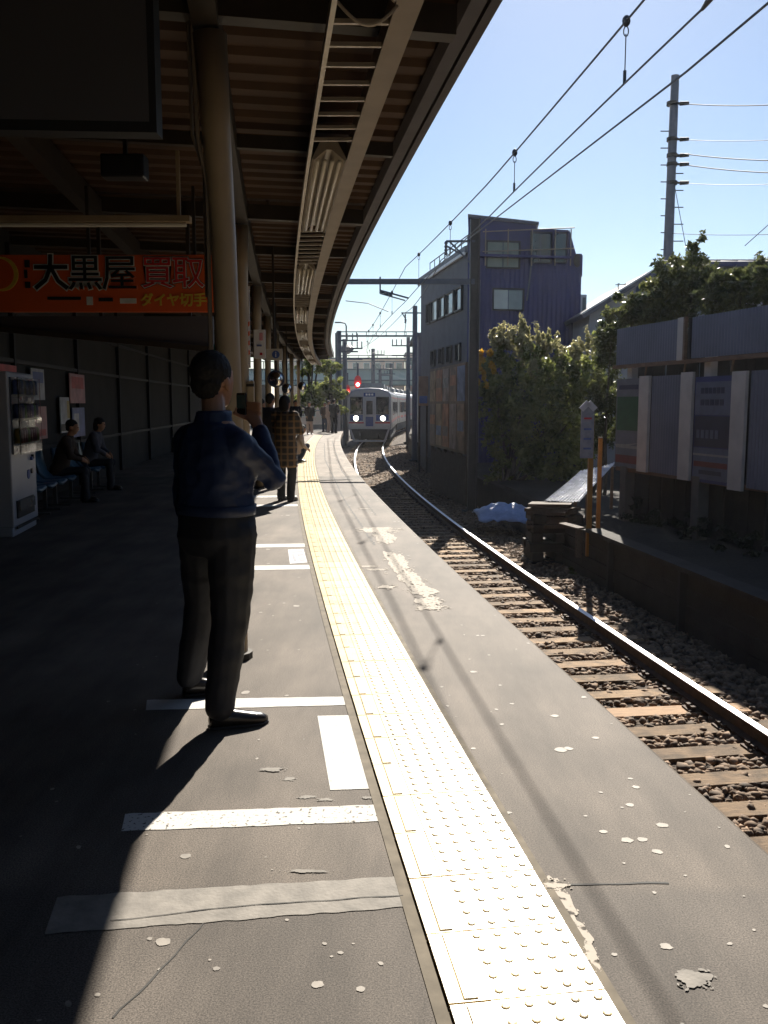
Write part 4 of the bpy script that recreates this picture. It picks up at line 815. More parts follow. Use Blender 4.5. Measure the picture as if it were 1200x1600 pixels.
# ================================================================== RIGHT: retaining wall, billboards, shrubs, house, building
L_BUSH = leafmat('leaf_bush', (0.060, 0.090, 0.022), (0.34, 0.36, 0.11), .6, .22)
L_YEL = leafmat('leaf_yellow', (0.55, 0.30, 0.02), (0.72, 0.50, 0.06), .6)
L_DARK = leafmat('leaf_dark', (0.035, 0.050, 0.018), (0.14, 0.15, 0.05), .5, .28)
M_BARK = mat('bark', (0.05, 0.035, 0.024), rough=.9, var=.4, scale=10, bump=.6, bscale=30)
def leaves(clumps, per, size, name, m, parent, o, seed=1, up=0.35):
    """clumps: (centre, radii); leaf-sized folded faces scattered through each clump, thicker to its outside"""
    rng = np.random.default_rng(seed); V = []
    for c, r_ in clumps:
        n = int(per * r_[0] * r_[1] ** .5 * r_[2] ** .5 * 10)
        d = rng.normal(size=(n, 3)); d /= np.linalg.norm(d, axis=1)[:, None]
        # sub-clumps
        k = max(6, n // 60); sc = rng.normal(size=(k, 3)); sc /= np.linalg.norm(sc, axis=1)[:, None]; sc *= (0.40 + 0.75 * rng.random((k, 1)))
        p = sc[rng.integers(0, k, n)] + d * (0.26 * rng.random((n, 1)) ** .7)
        p = p * np.array(r_) + np.array(c)
        a = rng.normal(size=(n, 3)); a[:, 2] += up; a /= np.linalg.norm(a, axis=1)[:, None]
        b = rng.normal(size=(n, 3)); b -= (b * a).sum(1)[:, None] * a; b /= np.linalg.norm(b, axis=1)[:, None]
        s = size * (0.45 + 1.0 * rng.random((n, 1))); nn = np.cross(a, b)
        V.append(np.stack([p - a * s, p + b * s * .45 + nn * s * .12, p + a * s, p - b * s * .45 + nn * s * .12], 1))
    V = np.concatenate(V) - np.array(o); n = len(V)
    Fq = np.stack([np.arange(n) * 4, np.arange(n) * 4 + 1, np.arange(n) * 4 + 2, np.arange(n) * 4, np.arange(n) * 4 + 2, np.arange(n) * 4 + 3], 1).reshape(-1, 3)
    me = bpy.data.meshes.new(name); me.vertices.add(n * 4); me.vertices.foreach_set('co', V.reshape(-1)); me.loops.add(len(Fq) * 3); me.loops.foreach_set('vertex_index', Fq.reshape(-1).astype(np.int32))
    me.polygons.add(len(Fq)); me.polygons.foreach_set('loop_start', np.arange(0, len(Fq) * 3, 3, dtype=np.int32)); me.polygons.foreach_set('loop_total', np.full(len(Fq), 3, np.int32)); me.update(); me.validate(); me.materials.append(m)
    return link(name, me, parent)
def stems(ends, base, r0, name, parent, o, m=None, spread=.25):
    mb = MB(o)
    for e in ends:
        b = Vector(base) + Vector((random.uniform(-spread, spread), random.uniform(-spread, spread), 0)); e = Vector(e); mid = b.lerp(e, .55) + Vector((random.uniform(-.15, .15), random.uniform(-.15, .15), .1)); mb.tube([b, b.lerp(mid, .5) + Vector((.03, 0, .02)), mid, e], [r0, r0 * .8, r0 * .55, r0 * .18], 6)
    return mb.build(name, m or M_BARK, parent)
def shrub(name, base, cl, per, size, label, cat, m, group=None, seed=1, r0=.045, trunk='stems'):
    rt = root(name, base, label, cat, group); o = rt.location
    cr = leaves(cl, per, size, 'crown', m, rt, o, seed)
    shoots(cl, 14, .2, size * .8, m, rt, o, seed + 50)
    stems([c for c, r_ in cl], base, r0, trunk, rt, o)
    return rt
def shoots(cl, n, length, size, m, parent, o, seed, name='shoots'):
    rng = random.Random(seed); mb = MB(o); pts = []
    for k in range(n):
        c, r_ = cl[rng.randrange(len(cl))]; a = rng.random() * 2 * PI; e = rng.uniform(.25, 1.35); d = Vector((math.cos(a) * math.cos(e), math.sin(a) * math.cos(e), math.sin(e)))
        b = Vector(c) + Vector((d.x * r_[0], d.y * r_[1], d.z * r_[2])) * .8; L_ = length * rng.uniform(.4, 1.1); t = b + d * L_ * .6 + Vector((rng.uniform(-.1, .1), rng.uniform(-.1, .1), L_ * .5)); mid = b.lerp(t, .5) + Vector((0, 0, -.05))
        mb.tube([b, mid, t], [.008, .006, .003], 4)
        for q in fr(.25, 1, .12): pts.append((tuple(b.lerp(mid, q * 2) if q < .5 else mid.lerp(t, q * 2 - 1)), (.06, .06, .06)))
    mb.build('twigs', M_BARK, parent); return leaves(pts, 330, size, name, m, parent, o, seed)
def C(u, v, y, rx, ry, rz): p = aty(u, v, y); return ((p.x, p.y, p.z), (rx, ry, rz))
# the broad shrub between the mast and the billboards
cl = [C(790, 650, 25.2, .8, .7, 1.2), C(775, 590, 25.6, .6, .6, .7), C(820, 605, 24.6, .75, .8, .9), C(870, 610, 23.8, .8, .8, .95), C(850, 660, 23.8, .9, .8, 1.2), C(905, 640, 22.8, .8, .7, 1.2), C(815, 555, 25.2, .35, .4, .6), C(780, 555, 25.4, .28, .3, .4), C(850, 560, 24.4, .4, .5, .5), C(895, 585, 23.2, .5, .5, .5), C(925, 580, 22.6, .5, .5, .7), C(800, 720, 24.8, .9, .6, .8), C(880, 720, 23.4, 1.0, .6, .8)]
bush = shrub('shrub', (3.4, 24.5, ZG - .2), cl, 400, .072, 'broad bushy shrub with sunlit top between the mast and billboards', 'shrub', L_BUSH, seed=4)
shoots(cl[6:11] + cl[1:4], 80, .50, .062, leafmat('leaf_sprig', (.24, .23, .10), (.50, .46, .25), .55, .22), bush, bush.location, 41)
leaves([C(764, 562, 24.9, .32, .3, .40), C(752, 595, 24.9, .22, .25, .35)], 520, .055, 'yellow_leaves', L_YEL, bush, bush.location, 9)
leaves([C(815, 515, 25.2, .16, .2, .35), C(800, 525, 25.2, .2, .2, .3), C(835, 530, 24.8, .25, .2, .25), C(775, 525, 25.4, .2, .2, .2), C(870, 545, 24, .3, .2, .25)], 700, .06, 'sprigs', leafmat('leaf_sprig', (.20, .20, .09), (.42, .40, .22), .5, .22), bush, bush.location, 19)
cl = [C(950, 590, 20.5, .45, .5, 1.2), C(955, 530, 20.2, .35, .4, .6), C(948, 660, 20.6, .4, .4, .9)]
shrub('shrub', (5.0, 20.5, ZG - .1), cl, 800, .055, 'tall dark evergreen shrub just left of the billboard wall', 'shrub', L_DARK, seed=5)
# growth spilling over the top of the billboards
cl = [C(985, 500, 17.5, .45, .4, .25), C(1000, 480, 17.5, .5, .4, .3), C(1040, 490, 16.8, .5, .4, .35), C(1090, 475, 16.2, .5, .4, .35), C(1035, 460, 17.0, .45, .5, .40), C(1060, 440, 16.5, .5, .5, .5), C(1052, 412, 16.8, .16, .2, .25), C(1090, 430, 16.0, .5, .5, .42), C(1090, 385, 16.2, .16, .2, .2)]
shrub('shrub', (5.2, 17.2, ZG - .1), cl, 1000, .05, 'dark climbing shrub over the left billboards around the pole foot', 'shrub', L_DARK, seed=6)
cl = [C(1130, 475, 14.8, .5, .4, .28), C(1180, 468, 14.2, .5, .4, .28), C(1230, 462, 13.6, .5, .4, .28), C(1130, 455, 14.8, .45, .4, .3), C(1160, 445, 14.4, .4, .4, .3), C(1195, 442, 13.8, .4, .4, .3), C(1230, 445, 13.4, .5, .4, .3)]
shrub('shrub', (5.9, 14.8, ZG - .1), cl, 1000, .05, 'leafy hedge growing behind the right hand billboards', 'shrub', L_DARK, seed=7)

# retaining wall of old concrete blocks
rwl = root('retaining_wall', trk(9, 2.25, -1.5), 'low dark boarded retaining wall beside the ballast', 'wall'); o_ = rwl.location
y = -18.0
while y < 14.2:
    for q in range(5):
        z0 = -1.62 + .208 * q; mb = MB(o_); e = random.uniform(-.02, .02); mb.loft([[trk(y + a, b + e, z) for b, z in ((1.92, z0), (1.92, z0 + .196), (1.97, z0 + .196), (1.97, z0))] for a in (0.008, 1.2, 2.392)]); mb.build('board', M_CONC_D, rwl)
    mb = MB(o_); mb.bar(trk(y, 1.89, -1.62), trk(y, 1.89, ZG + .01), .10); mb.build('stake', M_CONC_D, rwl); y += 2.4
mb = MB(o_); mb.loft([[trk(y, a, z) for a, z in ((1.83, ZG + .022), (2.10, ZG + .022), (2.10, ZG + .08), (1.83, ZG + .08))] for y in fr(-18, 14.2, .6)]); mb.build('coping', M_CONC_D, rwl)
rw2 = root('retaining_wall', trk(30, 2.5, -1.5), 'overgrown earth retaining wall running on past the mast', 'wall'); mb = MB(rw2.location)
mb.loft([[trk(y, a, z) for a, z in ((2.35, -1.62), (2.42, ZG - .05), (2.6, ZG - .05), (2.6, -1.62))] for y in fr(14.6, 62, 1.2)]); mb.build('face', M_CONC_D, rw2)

# billboard wall: posts, lower boards, upper band
Pw = atz(980, 815, ZG); Qw = atz(1095, 845, ZG); dW = (Qw - Pw).normalized(); dW.z = 0; dW.normalize(); nW = Vector((-dW.y, dW.x, 0))
if nW.x > 0: nW = -nW           # towards the track
def bp(u, v, out=0.0): return onp(u, v, Pw + nW * out, dW) 
M_CORR = mat('corrugated_grey', (0.16, 0.17, 0.22), rough=.5, var=.12, scale=2)
M_POSTW = mat('post_cream', (0.52, 0.47, 0.42), rough=.55, var=.12, scale=4)
M_POSTC = mat('post_concrete', (0.15, 0.125, 0.105), rough=.85, var=.2, scale=4)
M_TIMB = mat('rail_timber', (0.17, 0.10, 0.06), rough=.8, var=.25, scale=6, stretch=(1, 1, 4))
M_BNAVY_ = mat('board_navy', (.012, .018, .055), rough=.4); M_DULLR = mat('dull_red', (.16, .035, .03), rough=.6); M_DULLW = mat('dull_white', (.30, .29, .27), rough=.6)
def wallpt(s, z, out=0.0): return Pw + dW * s + nW * out + Vector((0, 0, z - Pw.z))
def sof(u): return (bp(u, 700) - Pw).dot(dW)
zt0, zt1 = bp(970, 515).z, bp(970, 571).z; zb0, zb1 = bp(1075, 587).z, bp(1085, 745).z
def board(name, s0, s1, z0, z1, label, m, out=.05, th=.03, corr=False, cat='billboard', group=None):
    c = wallpt((s0 + s1) / 2, z0, out); rt = root(name, c, label, cat, group); mb = MB(c)
    if corr:
        n = max(4, int((s1 - s0) / .038)); a = [wallpt(s0 + (s1 - s0) * k / n, z0, out + (.018 if k % 2 else 0)) for k in range(n + 1)]; b = [p + Vector((0, 0, z1 - z0)) for p in a]
        a2 = [p - nW * th for p in a]; b2 = [p - nW * th for p in b]; N_ = n + 1
        mb.add(a + b, [(i, i + 1, N_ + i + 1, N_ + i) for i in range(n)]); mb.add(a2 + b2, [(i, N_ + i, N_ + i + 1, i + 1) for i in range(n)]); mb.add(b + b2, [(i, i + 1, N_ + i + 1, N_ + i) for i in range(n)]); mb.add(a + a2, [(i, N_ + i, N_ + i + 1, i + 1) for i in range(n)])
    else: mb.prism([wallpt(s0, z0, out), wallpt(s1, z0, out), wallpt(s1, z1, out), wallpt(s0, z1, out)], -nW * th)
    mb.build('sheet', m, rt); return rt
sL, s1_, s2_, s3_, s4_, s5_, sE = sof(965), sof(1003), sof(1018), sof(1068), sof(1088), sof(1148), sof(1170)
slast = sE + 7.0
def pblock(rt, s0, s1, z0, z1, m, out=.053, nm='print_block'):
    mb = MB(rt.location); mb.prism([wallpt(s0, z0, out), wallpt(s1, z0, out), wallpt(s1, z1, out), wallpt(s0, z1, out)], nW * .004); mb.build(nm, m, rt)
zt = zb1 + .02; H_ = zb0 - zb1
g = board('billboard', sL, s1_, zb1, zb0, 'narrow billboard with a green middle band at the left end', mat('board_pale', (.14, .14, .17), rough=.5)); 
pblock(g, sL + .04, s1_ - .03, zb1 + H_ * .42, zb1 + H_ * .80, mat('board_green', (.012, .075, .025), rough=.5)); pblock(g, sL + .1, s1_ - .1, zb1 + H_ * .88, zb1 + H_ * .93, M_BNAVY_); pblock(g, sL + .04, s1_ - .03, zb1 + H_ * .05, zb1 + H_ * .14, M_DULLR); pblock(g, sL + .04, s1_ - .03, zb1 + H_ * .22, zb1 + H_ * .25, M_DULLW)
mb = MB(g.location); q0 = wallpt(sL + .02, zb1 + H_ * .26, .058)
mb.add([wallpt(sL + .02, zb1 + H_ * .24, .06)] + [wallpt(sL + .02 + (s1_ - sL - .04) * t, zb1 + H_ * (.26 - .03 * math.sin(PI * t) + .03 * t), .06) for t in fr(0, 1, .2)], [tuple(range(7))]); mb.build('print_curve', M_DULLW, g)
board('corrugated_hoarding', s2_, s3_, zb1 - .02, zb0 + .02, 'plain grey corrugated panel between the two billboards', M_CORR, out=.03, corr=True, cat='hoarding')
b2_ = board('billboard', s4_, s5_, zb1 - .06, zb0 - .03, 'blue framed billboard with dark blue middle and pale top', mat('board_blue', (.02, .03, .14), rough=.45), out=.06, th=.05)
z0_, z1_ = zb1 - .06, zb0 - .03; hh = z1_ - z0_; M_BPALE = mat('board_bluegrey', (.11, .12, .18), rough=.5); M_BNAVY = mat('board_navy', (.012, .018, .055), rough=.4)
pblock(b2_, s4_ + .03, s5_ - .03, z0_ + hh * .64, z0_ + hh * .95, M_BPALE, .064); pblock(b2_, s4_ + .03, s5_ - .03, z0_ + hh * .34, z0_ + hh * .63, M_BNAVY, .064); pblock(b2_, s4_ + .03, s5_ - .03, z0_ + hh * .03, z0_ + hh * .33, M_BPALE, .064)
pblock(b2_, s4_ + .03, s5_ - .03, z0_ + hh * .255, z0_ + hh * .275, M_DULLW, .07)
for zz, n_ in ((.84, 6), (.73, 5)):
    w_ = (s5_ - s4_) * .62 / n_
    for k in range(n_): pblock(b2_, s4_ + (s5_ - s4_) * .18 + w_ * k * 1.02, s4_ + (s5_ - s4_) * .18 + w_ * (k * 1.02 + .78), z0_ + hh * zz, z0_ + hh * (zz + .055), M_BNAVY, .07, 'lettering_block')
for k in range(5): pblock(b2_, s4_ + .1 + k * .12, s4_ + .18 + k * .12, z0_ + hh * .42, z0_ + hh * .50, M_BPALE, .07, 'lettering_block')
pblock(b2_, s4_ + .06, s5_ - .06, z0_ + hh * .15, z0_ + hh * .20, M_DULLR, .07); pblock(b2_, s4_ + .2, s5_ - .2, z0_ + hh * .08, z0_ + hh * .12, M_BNAVY, .07)
board('corrugated_hoarding', sE + .02, slast, zb1 - .05, zb0 + .02, 'wide grey corrugated panel at the right edge of the view', M_CORR, out=.03, corr=True, cat='hoarding')
sg_ = sof(1072)
board('corrugated_hoarding', sL + .02, sg_ - .14, zt1, zt0, 'upper grey corrugated band above the green billboard', M_CORR, out=.09, corr=True, cat='hoarding')
board('corrugated_hoarding', sg_ + .18, slast, zt1 + .01, zt0 - .01, 'long upper grey corrugated band on the right', M_CORR, out=.09, corr=True, cat='hoarding')
fr_ = root('billboard_stand', wallpt(1, ZG, 0), 'timber and steel stand of posts carrying the billboards', 'stand'); fo = fr_.location
def post(s, z0, z1, w, m, out=.07, nm='post', th=.05): mb = MB(fo); c = wallpt(s, (z0 + z1) / 2, out); mb.box(c, (w, th, z1 - z0), rz=math.atan2(dW.y, dW.x)); return mb.build(nm, m, fr_)
post((s1_ + s2_) / 2, zb1 - .03, zb0 + .03, s2_ - s1_, M_POSTW); post((s3_ + s4_) / 2 - .02, zb1 - .06, zb0 + .05, (s4_ - s3_) * .9, M_POSTW); post((s5_ + sE) / 2, zb1 - .10, zb0 + .02, sE - s5_, M_POSTW, out=.075)
post(sg_ - .06, zt1 - .01, zt0 + .01, .17, M_POSTW, out=.12); post(sg_ + .06, zt1 - .01, zt0 + .01, .05, M_TIMB, out=.13); post(sg_ + .13, zt1, zt0 - .02, .06, M_FRAME, out=.08)
for u in (980, 1095): post(sof(u), ZG - .1, zb1 + .02, .20, M_POSTC, out=-.02, th=.18)
for s_ in (slast * .55, slast * .8, slast - .2): post(s_, ZG - .1, zt1, .20, M_POSTC, out=-.12, th=.18)
for u in (980, 1100): post(sof(u), zb0 - .05, zt1 + .05, .16, M_POSTW, out=-.06, th=.12)
mb = MB(fo); mb.bar(wallpt(sL - .05, zt1 - .03, .07), wallpt(slast, zt1 - .03, .07), .10, .06); mb.build('rail', M_TIMB, fr_)
mb = MB(fo); mb.bar(wallpt(sL, zb1 - .04, .0), wallpt(slast, zb1 - .04, .0), .06, .07); mb.build('rail', M_TIMB, fr_)
for u in (1008, 1068, 1142):
    s_ = sof(u); mb = MB(fo); mb.bar(wallpt(s_, zb0 + .02, .05), wallpt(s_ + .05, zt1 - .02, .05), .025); mb.build('brace', M_TIMB, fr_)
# boarded fence added behind the billboards to block sun and darken the gaps
bf = root('added_board_fence', wallpt(3, ZG, -.3), 'dark boarded fence added close behind the billboards to block the sun', 'fence'); s_ = sL - .1; M_DBOARD = mat('dark_boards', (.022, .017, .013), rough=.85, var=.4, scale=5)
while s_ < slast:
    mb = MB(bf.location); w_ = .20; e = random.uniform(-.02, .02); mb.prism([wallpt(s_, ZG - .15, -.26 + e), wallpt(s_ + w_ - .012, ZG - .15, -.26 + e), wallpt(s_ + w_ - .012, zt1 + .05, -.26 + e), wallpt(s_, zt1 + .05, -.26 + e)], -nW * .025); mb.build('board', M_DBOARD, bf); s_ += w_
# scrub in the dark under the boards
cl = [((wallpt(s_, ZG + .2, random.uniform(-.5, .35)))[:], (.45, .35, .18)) for s_ in fr(-.4, 6, .55)]
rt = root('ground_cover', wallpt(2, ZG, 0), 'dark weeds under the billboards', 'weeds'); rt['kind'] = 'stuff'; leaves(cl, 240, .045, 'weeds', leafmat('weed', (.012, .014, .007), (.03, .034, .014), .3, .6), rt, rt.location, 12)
rt = root('grass', trk(14, 2.1, -1.4), 'small sunlit grass tuft at the end of the retaining wall', 'grass'); rt['kind'] = 'stuff'
leaves([((trk(yy, oo, -1.40))[:], (.28, .28, .09)) for yy, oo in ((14.5, 1.6), (14.8, 1.9), (15.2, 1.7), (15.8, 1.8), (14.6, 2.0))], 420, .035, 'blades', leafmat('grass', (.05, .07, .015), (.16, .15, .04), .4), rt, rt.location, 13, up=2.0)

# litter of things beside the line: tarpaulins, planks, sloping sheet, small sign post
M_TARP = mat('tarp_pale', (0.28, 0.36, 0.55), rough=.45, var=.15, scale=5, bump=.6, bscale=7, bdist=.05)
tp = root('tarpaulin', atz(785, 800, ZG - .45), 'crumpled pale blue tarpaulin lying beside the ballast', 'tarpaulin'); mb = MB(tp.location)
c0 = atz(788, 808, -1.0); n_ = 16; g_ = []
for i in range(n_ + 1):
    for k in range(n_ + 1):
        a, b = i / n_ - .5, k / n_ - .5; g_.append(c0 + Vector((1.25 * a, 1.5 * b - .35 * a, .30 * (1 - (2 * b) ** 2) * (1 - .7 * (2 * a) ** 2) + .10 * noise.noise(Vector((a * 6, b * 6, 2))) + .06 * noise.noise(Vector((a * 14, b * 14, 5))))))
mb.add(g_, [(i * (n_ + 1) + k, (i + 1) * (n_ + 1) + k, (i + 1) * (n_ + 1) + k + 1, i * (n_ + 1) + k + 1) for i in range(n_) for k in range(n_)]); so = mb.build('sheet', M_TARP, tp, smooth=True); sm_ = so.modifiers.new('t', 'SOLIDIFY'); sm_.thickness = .01
M_SHEET = mat('sheet_metal', (0.45, 0.46, 0.50), rough=.35, metal=.4, var=.3, scale=7, bump=.7, bscale=8, bdist=.04)
sh = root('corrugated_sheet', aty(900, 770, 17), 'loose grey corrugated sheet leaning on a slope behind the sign post', 'sheet'); mb = MB(sh.location)
pA, pB, pC, pD = aty(850, 783, 16.2), aty(905, 785, 16.0), aty(962, 738, 17.4), aty(958, 712, 18.2); pD = aty(905, 738, 17.6)
n_ = 22; g_ = []
for i in range(n_ + 1):
    for k in (0, 1, 2, 3):
        a, b = i / n_, k / 3; p = (pA.lerp(pB, a)).lerp(pD.lerp(aty(962, 722, 18.0), a), b); g_.append(p + Vector((0, 0, .02 * (i % 2) + .03 * noise.noise(p * 3))))
mb.add(g_, [(i * 4 + k, (i + 1) * 4 + k, (i + 1) * 4 + k + 1, i * 4 + k + 1) for i in range(n_) for k in range(3)]); so = mb.build('sheet', M_SHEET, sh); sm_ = so.modifiers.new('t', 'SOLIDIFY'); sm_.thickness = .008
mb = MB(sh.location)
for p in (pB.lerp(aty(962, 722, 18.0), .2), pB.lerp(aty(962, 722, 18.0), .9), pA.lerp(pD, .9)): mb.bar((p.x, p.y, ZG - .1), (p.x, p.y, p.z - .02), .05)
mb.build('prop', M_TIMB, sh)
M_PLANK = mat('plank', (0.085, 0.062, 0.045), rough=.85, var=.3, scale=5, stretch=(6, 1, 6))
ps = root('timber_pile', atz(860, 800, ZG), 'low pile of weathered planks beside the tarpaulin', 'timber pile'); po = ps.location
for k in range(6):
    a = aty(830 + random.uniform(-9, 9), 788 + 6.5 * k, 16.3 + random.uniform(-.2, .1)); b = aty(906 + random.uniform(-14, 4), 789 + 6.5 * k + random.uniform(-2, 2), 15.9 + random.uniform(-.2, .1)); mb = MB(po); mb.bar(a, b, .5 + random.uniform(-.1, .2), .06); mb.build('plank', M_PLANK, ps)
c0_ = aty(868, 800, 16.15)
for lay in range(6):
    for k in range(3):
        z = -1.40 + .17 * lay; mb = MB(po); f = (k - 1) * .24
        if lay % 2: mb.box((c0_.x + f * 1.5 + random.uniform(-.03, .03), c0_.y + .05, z), (.2, .85, .15), rz=random.uniform(-.05, .05))
        else: mb.box((c0_.x + random.uniform(-.05, .05), c0_.y + f * 1.2, z), (1.0, .2, .15), rz=random.uniform(-.05, .05))
        mb.build('timber', M_DBOARD, ps)
a, b = aty(878, 818, 14.6), aty(908, 826, 14.3); pk = root('plank', (a + b) / 2, 'short sunlit plank lying in front of the sign post', 'plank'); mb = MB(pk.location); mb.bar(a, b, .18, .03); mb.build('board', M_PLANK, pk); mb = MB(pk.location); mb.bar((b.x, b.y + .15, -1.0), (b.x, b.y + .15, b.z - .03), .10); mb.build('bearer', M_PLANK, pk)
M_ORP = mat('post_orange', (0.40, 0.19, 0.03), rough=.6, var=.2, scale=6)
sy = 14.5; ss = root('track_sign', aty(922, 832, sy), 'narrow grey sign board on an orange post', 'sign'); p0, p1 = aty(907, 716, sy), aty(929, 640, sy)
mb = MB(ss.location); mb.prism([(p0.x, sy, p0.z), (p1.x, sy, p0.z), (p1.x, sy, p1.z), ((p0.x + p1.x) / 2, sy, p1.z + .10), (p0.x, sy, p1.z)], (0, .05, 0)); mb.build('board', mat('sign_grey', (.30, .30, .34), rough=.5, var=.2, scale=8), ss)
mb = MB(ss.location); mb.bar((p0.x - .01, sy - .005, p1.z), ((p0.x + p1.x) / 2, sy - .005, p1.z + .115), .03, .09); mb.bar((p1.x + .01, sy - .005, p1.z), ((p0.x + p1.x) / 2, sy - .005, p1.z + .115), .03, .09); mb.build('cap', M_SIGNW, ss)
for k, zf in enumerate((.82, .6, .4, .2)): mb = MB(ss.location); mb.box(((p0.x + p1.x) / 2, sy - .003, p0.z + (p1.z - p0.z) * zf), ((p1.x - p0.x) * .6, .004, .03)); mb.build('lettering_block', [M_RED, P_BL, P_BL, P_BL][k], ss)
pb_ = aty(921, 832, sy); mb = MB(ss.location); mb.bar((pb_.x, sy + .06, ZG - .4), (pb_.x, sy + .06, p1.z - .1), .075); mb.build('post', M_ORP, ss)
p0, p1 = aty(934, 830, 14.9), aty(934, 685, 14.9); so_ = root('marker_post', (p0.x, 14.9, ZG), 'plain orange brown post just right of the track sign', 'post'); mb = MB(so_.location); mb.bar((p0.x, 14.9, ZG - .3), (p0.x, 14.9, p1.z), .06); mb.build('shaft', M_ORP, so_); mb = MB(so_.location); mb.box((p0.x, 14.9, p1.z + .01), (.07, .07, .02)); mb.build('cap', M_POSTC, so_)

# utility pole with wires
uy = 27.0; pt, pb = aty(1055, 118, uy), aty(1043, 415, uy)
up_ = root('utility_pole', (pb.x, uy, ZG), 'tall concrete utility pole rising behind the right hand shrubs', 'utility pole'); mb = MB(up_.location)
M_POLE = mat('pole_concrete', (.19, .18, .19), rough=.75, var=.12)
mb.tube([(pb.x, uy, ZG - .2), (pb.x, uy, 4), (pt.x, uy, pt.z)], [.17, .15, .115], 14); mb.build('shaft', M_POLE, up_, smooth=True)
for v in (162, 218, 243, 257, 286):
    p = aty(1050, v, uy); mb = MB(up_.location); mb.tube([(p.x, uy, p.z - .05), (p.x, uy, p.z + .05)], .155, 12); mb.build('band', M_STEELD, up_)
    mb = MB(up_.location); e = aty(1062, v, uy - .2); mb.bar((p.x, uy - .15, p.z), e, .05); mb.tube([e, e + Vector((.25, -.05, 0))], [.06, .05], 8); mb.build('insulator', M_STEELD, up_)
for k, v in enumerate(fr(205, 390, 13)):
    p = aty(1050, v, uy); mb = MB(up_.location); sg = 1 if k % 2 else -1; mb.bar((p.x, uy, p.z), (p.x + sg * .33, uy, p.z), .025); mb.build('step', M_STEELD, up_)
M_WIRE = mat('wire', (.045, .045, .05), rough=.5)
def wire(name, pts, r_, label, cat='wire', group=None, sag=0.0, n=14):
    mb = MB(pts[0]); P_ = []
    for i in range(len(pts) - 1):
        a, b = Vector(pts[i]), Vector(pts[i + 1])
        for k in range(n): t = k / n; P_.append(a.lerp(b, t) - Vector((0, 0, sag * 4 * t * (1 - t))))
    P_.append(Vector(pts[-1])); mb.tube(P_, r_, 6); o = mb.build(name, M_WIRE, loc=pts[0]); return tag(o, label, cat, group)
for k, (va, vb, r_) in enumerate(((162, 154, .013), (218, 208, .008), (240, 249, .014), (257, 270, .014), (286, 278, .007))):
    wire('power_wire', [aty(1066, va, uy - .2), aty(1330, vb, 22)], r_, ORD[k] + ' wire down the utility pole, leading off to the right', 'wire', 'wires from the utility pole', sag=.10)
wire('guy_wire', [aty(1054, 290, uy), aty(1078, 420, 26)], .010, 'thin guy wire slanting down beside the utility pole', 'wire')
wire('service_wire', [aty(1040, 364, uy), aty(1330, 358, 24)], .008, 'faint low wire crossing behind the shrub top', 'wire', sag=.1)
wire('service_wire', [aty(1164, 384, 21), aty(1300, 262, 18)], .009, 'wire slanting up from the dark roof at the right edge', 'wire')

# house behind the hedge: gable wall, roofs
M_HWALL = mat('house_wall', (.33, .33, .35), rough=.8, var=.12, scale=2); M_HROOF = mat('house_roof', (.07, .075, .10), rough=.6, var=.2); M_TRIM = mat('white_trim', (.6, .6, .6), rough=.5)
hy = 30.0; a, b, c = aty(921, 492, hy), aty(1030, 425, hy), aty(1120, 470, hy)
hs = root('house', (b.x, hy + 3, ZG), 'grey house with sloping dark roof behind the shrubs', 'house'); mb = MB(hs.location)
mb.prism([(a.x, hy, ZG - .2), (c.x + 1, hy, ZG - .2), (c.x + 1, hy, c.z - .2), (b.x, hy, b.z), (a.x, hy, a.z)], (0, 7, 0)); mb.build('wall', M_HWALL, hs)
for p, q, nm in ((a, b, 'roof'), (b, Vector((c.x + 1, hy, c.z - .2)), 'roof')):
    d = (q - p).normalized(); e = d * .3; n2 = Vector((-d.z, 0, d.x)); mb = MB(hs.location); lo, hi = (p - e, q) if p is a else (p, q + e); mb.prism([lo + n2 * .02 + Vector((0, -.4, 0)), hi + n2 * .02 + Vector((0, -.4, 0)), hi + n2 * .16 + Vector((0, -.4, 0)), lo + n2 * .16 + Vector((0, -.4, 0))], (0, 7.8, 0)); rf = mb.build('roof', M_HROOF, hs)
    mb = MB(hs.location); mb.bar(lo + n2 * .17 + Vector((0, -.42, 0)), hi + n2 * .17 + Vector((0, -.42, 0)), .05, .05); mb.build('edge_trim', M_TRIM, rf)
mb = MB(hs.location); p = aty(945, 520, hy - .05); mb.box((p.x + .3, hy - .02, p.z), (.9, .05, .9)); w_ = mb.build('window', M_TRIM, hs); mb = MB(hs.location); mb.box((p.x + .3, hy - .05, p.z), (.8, .02, .8)); mb.build('pane', glassmat('glass_dark', (.05, .06, .08)), w_)
p = aty(966, 445, hy + 2); an_ = root('roof_antenna', (p.x, hy + 2, p.z - .6), 'small television antenna on the grey house roof', 'antenna'); mb = MB(an_.location); mb.bar((p.x, hy + 2, p.z - 1.0), (p.x, hy + 2, p.z + .05), .03); mb.bar((p.x - .1, hy + 2, p.z), (p.x + .8, hy + 2, p.z + .02), .025); mb.build('mast', M_WIRE, an_); mb = MB(an_.location)
for k in range(4): mb.bar((p.x + k * .22, hy + 1.8, p.z + .02), (p.x + k * .22, hy + 2.2, p.z + .02), .015)
mb.build('element', M_WIRE, an_)
a, b = aty(1085, 388, 22.0), aty(1330, 372, 22.0); h2 = root('house', (b.x, 24, ZG), 'house with dark blue metal roof at the right edge', 'house')
mb = MB(h2.location); mb.box(((a.x + b.x) / 2 + .6, 24.6, (ZG + a.z - .4) / 2), (b.x - a.x, 4.4, a.z - .4 - ZG)); mb.build('wall', M_HWALL, h2)
